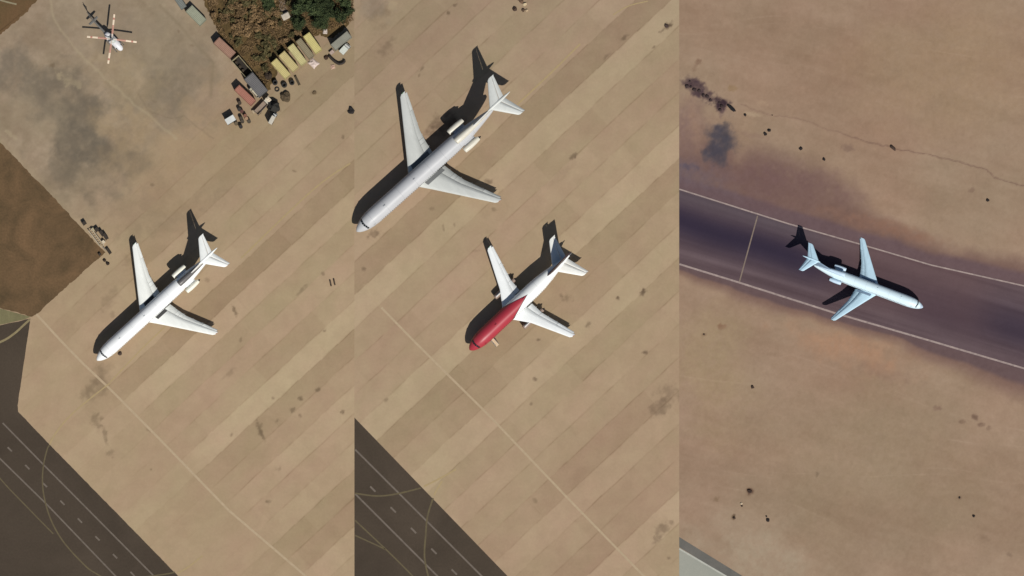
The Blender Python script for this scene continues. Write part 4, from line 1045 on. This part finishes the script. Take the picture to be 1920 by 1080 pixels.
# equipment trailer at the grass corner
tr = empty('trailer', at(181, 447), heading(168, 430, 194, 464), 'long pale equipment trailer at the corner of the dirt ground', 'trailer')
mt = paint('trailer_paint', (196, 178, 150), .6, .15)
b = MB()
for s_ in (-.42, .42): b.box((0, s_, .9), (5.0, .16, .14))
for i in range(9): b.box((-2.3 + i * .575, 0, .9), (.08, .68, .1))
b.build('deck', mt, tr)
b = MB(); b.tube((2.5, 0, .85), (3.6, 0, .5), .06); b.build('tow_bar', M_steel, tr)
for x in (-1.6, 1.6):
    for s_ in (-1, 1): wheel(tr, (x, s_ * .45, .36), .36, .18)
EG = 'dark equipment beside the trailer'
for x, y, sx, sy, h, l_ in ((158, 419, .8, .8, 1.0, 'dark box beyond the upper end of the trailer'), (181.5, 431, .9, .9, .9, 'dark box uppermost beside the trailer'), (191, 438, .7, 1.4, 1.1, 'long dark box in the middle beside the trailer'), (198, 444, .7, 1.5, 1.2, 'long dark box nearest the wing beside the trailer'),
                            (204, 471, .6, 1.5, .7, 'dark box at the lower end of the trailer'), (187, 477, .5, .5, .6, 'small dark box on the dirt corner below the trailer')):
    crate(x, y, sx, sy, h, R(35), (58, 48, 38), l_, EG)
crate(175, 431, .8, .6, .7, R(-40), (206, 190, 150), 'cream box standing at the upper end of the trailer')
crate(194.5, 454, .7, .6, .9, R(-40), (226, 206, 176), 'white box standing at the lower side of the trailer')
rock(196, 488, .4, (58, 44, 34), 'dark stone below the trailer, upper of two', None, sub=2)
rock(202, 494, .42, (50, 38, 30), 'dark stone below the trailer, lower of two', None, sub=2)
# wheel chocks / small things round the planes
rock(225, 663, .45, (78, 62, 50), 'dark lump under the nose of the parked white airliner', None, sub=2)
for i, (x, y) in enumerate(((620, 531), (627, 529))):
    b = MB(); b.box((0, 0, .18), (.32, 1.5, .36), bev=.06); b.box((0, -.5, .4), (.2, .2, .1)); b.box((0, .5, .4), (.2, .2, .1))
    tag(b.build('wheel_chock', paint('chock', (72, 58, 46), .8), None, at(x, y), R(12)), ('left' if i == 0 else 'right') + ' one of two dark blocks lying side by side on the apron', 'wheel chock', 'pair of dark blocks on the apron')
# boarding steps beside the red nose
st = empty('boarding_steps', at(926.5, 641), heading(880, 657, 960, 582) + math.pi / 2, 'small white boarding steps at the nose of the red-fronted airliner', 'boarding steps')
ms = paint('steps_paint', (226, 196, 160), .5, .1)
for i in range(7):
    b = MB(); b.box((-1.1 + i * .3, 0, .25 + i * .22), (.3, .8, .05)); b.build('step', ms, st)
for s_ in (-1, 1):
    b = MB(); b.tube((-1.2, s_ * .42, .2), (.9, s_ * .42, 1.72), .05); b.tube((-1.2, s_ * .42, 1.0), (.9, s_ * .42, 2.5), .03)
    for i in range(4): b.tube((-1.1 + i * .6, s_ * .42, .3 + i * .44), (-1.1 + i * .6, s_ * .42, 1.1 + i * .44), .02, n=6)
    b.build('railing', M_steel, st)
for x in (-.9, .8):
    for s_ in (-1, 1): wheel(st, (x, s_ * .45, .15), .15, .1)
# rubble at the top of the second apron
for X_, Y_, r, c_, l_ in ((978, 3, .5, (120, 92, 70), 'brown broken stone at the top edge of the second apron'), (984, 8, .45, (214, 190, 150), 'pale broken stone at the top edge of the second apron'), (965, 17, .55, (80, 60, 48), 'dark stone at the left of the rubble on the second apron'),
                          (981, 19, .4, (94, 72, 54), 'brown stone at the bottom of the rubble on the second apron'), (987.5, 19.5, .35, (204, 176, 140), 'small pale stone at the bottom of the rubble on the second apron'), (974, -2, .5, (90, 70, 54), 'dark stone half out of the picture at the top of the second apron')):
    rock(X_, Y_, r, c_, l_)
rock(1250, 49, .45, (84, 66, 58), 'dark stone in the stain at the upper right of the second apron')

# ------------------------------------------------------------------ stones and low bushes on the desert
DS = [(1397, 215.6, .42, 'small black stone on the pale patch near the broken crack'), (1442, 244.5, .5, 'upper of two black stones touching above the dark dirt'), (1435, 251.5, .5, 'lower of two black stones touching above the dark dirt'),
      (1501.5, 278.6, .48, 'black stone alone right of the touching pair'), (1545, 298.6, .42, 'black stone just above the runway dirt, last of the upper row'), (1674, 277, .5, 'long dark stone lying on the crack line'),
      (1852, 375.5, .48, 'black stone below the crack at the right'), (1411, 725.6, .5, 'dark stone alone on the sand below the runway, left'), (1406, 921, .62, 'largest brown stone on the lower sand'),
      (1391, 948.5, .3, 'small dark stone beside the pale one'), (1376.5, 971, .4, 'dark stone left in the lower group'), (1440, 975.5, .52, 'black stone right in the lower group'), (1437, 968, .26, 'tiny black stone just above a bigger black one'),
      (1825.6, 967.6, .42, 'black stone alone at the lower right of the sand'), (1799, 933, .3, 'faint brown stone at the lower right above the black one'), (1320, 627, .25, 'tiny brown stone just below the runway at the left'),
      (1448, 216, .18, 'tiny brown stone on the pale streak')]
for x, y, r, l_ in DS:
    c_ = (40, 32, 30) if 'black' in l_ else (72, 54, 44)
    rock(x, y, r, c_, l_, None, stretch=(2.2 if 'long' in l_ else 1.0))
rock(1390, 944.5, .34, (214, 190, 158), 'small pale stone in the lower group')
o = rock(1372, 203.5, .42, (24, 20, 24), 'long thin black log lying beside the burnt stain', None, 'charred_log', 'log', .8, stretch=3.2); o.rotation_euler = (0, 0, R(-38))
BG = 'low dark bushes in the burnt streak'
for x, y in ((1288, 160), (1296, 164), (1303, 168), (1311, 170), (1318, 177), (1326, 182), (1331, 186), (1347, 192), (1355, 198), (1349, 204), (1293, 154)):
    rock(x + random.uniform(-2, 2), y + random.uniform(-2, 2), random.uniform(.25, .45), (66, 50, 48), 'low dark bush in the burnt streak at the left of the desert', BG, 'low_bush', 'bush', .6, 2)

# ------------------------------------------------------------------ scrub and trees
scr = two_tone('scrub_soil', (116, 92, 58), (62, 52, 32), .35, .35, bump=.3)
flat('scrub_soil', [(367, -110), (381, 0), (398, 34), (412, 66), (432, 92), (470, 128), (497, 172), (508, 168), (520, 140), (506, 118), (600, 62), (625, 72), (654, 46), (654, -110)], .02, scr, rough=4)
def leaf_mesh(name, n, rx, rz_, size, seed, lump=6, hz_=.5):
    rnd = random.Random(seed); vs = []; fs = []
    cs = [(rnd.uniform(-.6, .6) * rx, rnd.uniform(-.6, .6) * rx, rnd.uniform(.3, .9) * rz_, rnd.uniform(.3, .6)) for _ in range(lump)]
    for i in range(n):
        cx, cy, cz, cr = rnd.choice(cs)
        d = Vector((rnd.gauss(0, 1), rnd.gauss(0, 1), rnd.gauss(0, 1))).normalized() * rnd.random() ** .5 * cr
        p = Vector((cx + d.x * rx, cy + d.y * rx, max(.05, cz + d.z * rz_ * .7)))
        nrm = Vector((rnd.gauss(0, .7), rnd.gauss(0, .7), 1)).normalized(); a = nrm.orthogonal().normalized(); b_ = nrm.cross(a)
        t = rnd.random() * 6.3; u = a * math.cos(t) + b_ * math.sin(t); v = nrm.cross(u); s_ = size * rnd.uniform(.6, 1.4)
        o = len(vs); vs += [p - u * s_, p + v * s_ * .45, p + u * s_, p - v * s_ * .45]; fs.append((o, o + 1, o + 2, o + 3))
    me = bpy.data.meshes.new(name); me.from_pydata([tuple(v) for v in vs], [], fs); return me
def leaf_mat(name, c1, c2):
    m, t, b = newmat(name)
    tc = N(t, 'ShaderNodeTexCoord'); n = N(t, 'ShaderNodeTexNoise'); n.inputs['Scale'].default_value = 1.6; n.inputs['Detail'].default_value = 6; t.links.new(tc.outputs['Object'], n.inputs[0])
    r = N(t, 'ShaderNodeValToRGB'); r.color_ramp.elements[0].position = .35; r.color_ramp.elements[1].position = .65
    r.color_ramp.elements[0].color = (*c1, 1); r.color_ramp.elements[1].color = (*c2, 1)
    t.links.new(n.outputs[0], r.inputs[0]); oi = N(t, 'ShaderNodeObjectInfo')
    mr = N(t, 'ShaderNodeMapRange'); mr.inputs[3].default_value = .65; mr.inputs[4].default_value = 1.3; t.links.new(oi.outputs['Random'], mr.inputs[0])
    o = mulcol(t, r.outputs[0], val2col(t, mr.outputs[0])); t.links.new(o, b.inputs['Base Color']); b.inputs['Roughness'].default_value = .8; b.inputs['Specular IOR Level'].default_value = .15
    return m
L_dry = leaf_mat('dry_leaves', (.11, .072, .034), (.29, .19, .095)); L_ol = leaf_mat('olive_leaves', (.06, .055, .022), (.16, .13, .06)); L_gr = leaf_mat('green_leaves', (.018, .03, .014), (.07, .09, .035))
M_bark = paint('bark', (110, 90, 70), .9, .2)
def plant(name, mesh, mat, h, r, cat, label, group):
    root = empty(name, (0, 0, 0), 0, label, cat, group)
    b = MB(); b.tube((0, 0, 0), (0, 0, h * .55), r * .09, r * .05, 7)
    for i in range(4):
        a = i * 1.57 + .4; b.tube((0, 0, h * .3), (math.cos(a) * r * .5, math.sin(a) * r * .5, h * .75), r * .04, r * .015, 5)
    b.build('trunk' if cat == 'tree' else 'stem', M_bark, root)
    me = mesh; me.materials.clear(); me.materials.append(mat)
    o = bpy.data.objects.new('crown' if cat == 'tree' else 'foliage', me); COL.objects.link(o); o.parent = root
    return root
GD, GO, GT = 'dry brown shrubs in the scrub patch', 'olive shrubs in the scrub patch', 'dark green trees at the top of the scrub patch'
protos = {
 'd': [plant('dry_shrub', leaf_mesh('foliage', 420, 1.0, 1.3, .15, s_, 7), L_dry, 1.2, 1.0, 'shrub', 'dry brown shrub in the scrub patch above the containers', GD) for s_ in (1, 2, 3)],
 'o': [plant('olive_shrub', leaf_mesh('foliage', 420, .9, 1.1, .14, s_, 6), L_ol, 1.0, .9, 'shrub', 'olive shrub in the scrub patch above the containers', GO) for s_ in (4, 5)],
 't': [plant('green_tree', leaf_mesh('crown', 1100, 1.9, 3.4, .2, s_, 11), L_gr, 3.0, 1.9, 'tree', 'dark green tree in the clump above the yellow containers', GT) for s_ in (6, 7, 8)]}
used = set()
def put(kind, x, y, s_):
    i = random.randrange(len(protos[kind])); pr = protos[kind][i]
    o = pr if (kind, i) not in used else copy_tree(pr)
    used.add((kind, i)); X_, Y_ = P(x, y); o.location = (X_, Y_, 0); o.rotation_euler[2] = random.uniform(0, 6.28); o.scale = (s_, s_, s_ * random.uniform(.8, 1.1))
def in_poly(x, y, pg):
    c_ = False
    for (x0, y0), (x1, y1) in zip(pg, pg[1:] + pg[:1]):
        if (y0 > y) != (y1 > y) and x < (x1 - x0) * (y - y0) / (y1 - y0) + x0: c_ = not c_
    return c_
green = [(540, 48), (552, 30), (556, -12), (664, -12), (664, 28), (640, 36), (615, 50), (585, 42), (565, 46)]
scrub = [(386, -8), (400, 34), (418, 60), (448, 84), (478, 110), (500, 140), (506, 112), (545, 84), (598, 50), (615, 50), (625, 55), (640, 40), (652, 30), (655, -8)]
for k in range(2000):
    if k > 34: break
    for _ in range(200):
        x, y = random.uniform(540, 656), random.uniform(-12, 50)
        if in_poly(x, y, green): break
    put('t', x, y, random.uniform(.65, 1.05))
cnt = 0
path_ = [(528, -10), (530, 12), (538, 36)]
for _ in range(4000):
    x, y = random.uniform(384, 655), random.uniform(-12, 150)
    if not in_poly(x, y, scrub) or in_poly(x, y, green): continue
    if min(math.hypot(x - a, y - b_) for a, b_ in path_) < 11: continue
    ol = (x > 425 and y > 66 and x < 520) or random.random() < .36
    put('o' if ol else 'd', x, y, random.uniform(.55, 1.15)); cnt += 1
    if cnt >= 150: break
for _ in range(8): put('t', random.uniform(488, 512), random.uniform(-12, 14), random.uniform(.5, .8))
# pale rocky clearing with a light slab among the bushes
b = MB(); cx, cy, L, W_, a = quad_of(z4((640, 120), (690, 95), (712, 135), (650, 178)))
b.box((0, 0, .5), (L, W_, 1.0), bev=.12); b.box((.1, .05, 1.06), (L * .8, W_ * .7, .12), bev=.04)
tag(b.build('concrete_block', paint('pale_concrete', (200, 186, 166), .8, .15), None, (cx, cy, 0), a), 'pale concrete block among the bushes above the yellow containers', 'concrete block')
flat('path', [(522, -30), (537, -30), (536, 10), (545, 28), (536, 40), (526, 24), (523, 5)], .03, two_tone('pale_path', (140, 124, 108), (112, 98, 84), .5, .15))
# low dry ground cover
def cover(n, pg, seed, mat, label, name, z=.05, size=.16):
    rnd = random.Random(seed); vs = []; fs = []
    while len(fs) < n:
        x, y = rnd.uniform(380, 664), rnd.uniform(-20, 160)
        if not in_poly(x, y, pg): continue
        X_, Y_ = P(x, y)
        if mnoise.noise(Vector((X_ * .4, Y_ * .4, seed))) < -.15: continue
        nrm = Vector((rnd.gauss(0, .8), rnd.gauss(0, .8), 1)).normalized(); a_ = nrm.orthogonal().normalized(); b_ = nrm.cross(a_)
        t = rnd.random() * 6.3; u = a_ * math.cos(t) + b_ * math.sin(t); v = nrm.cross(u); s_ = size * rnd.uniform(.5, 1.5); p = Vector((X_, Y_, z + rnd.random() * .35))
        o = len(vs); vs += [tuple(p - u * s_), tuple(p + v * s_ * .4), tuple(p + u * s_), tuple(p - v * s_ * .4)]; fs.append((o, o + 1, o + 2, o + 3))
    me = bpy.data.meshes.new(name); me.from_pydata(vs, [], fs); me.materials.append(mat)
    o = bpy.data.objects.new(name, me); COL.objects.link(o); return tag(o, label, 'ground cover', None, 'stuff')
cover(14000, [(384, -15), (398, 36), (414, 66), (434, 92), (472, 126), (498, 166), (508, 150), (508, 118), (600, 60), (640, 50), (663, 38), (663, -15)], 3, L_dry, 'dry low weeds and litter covering the scrub patch', 'dry_weeds')
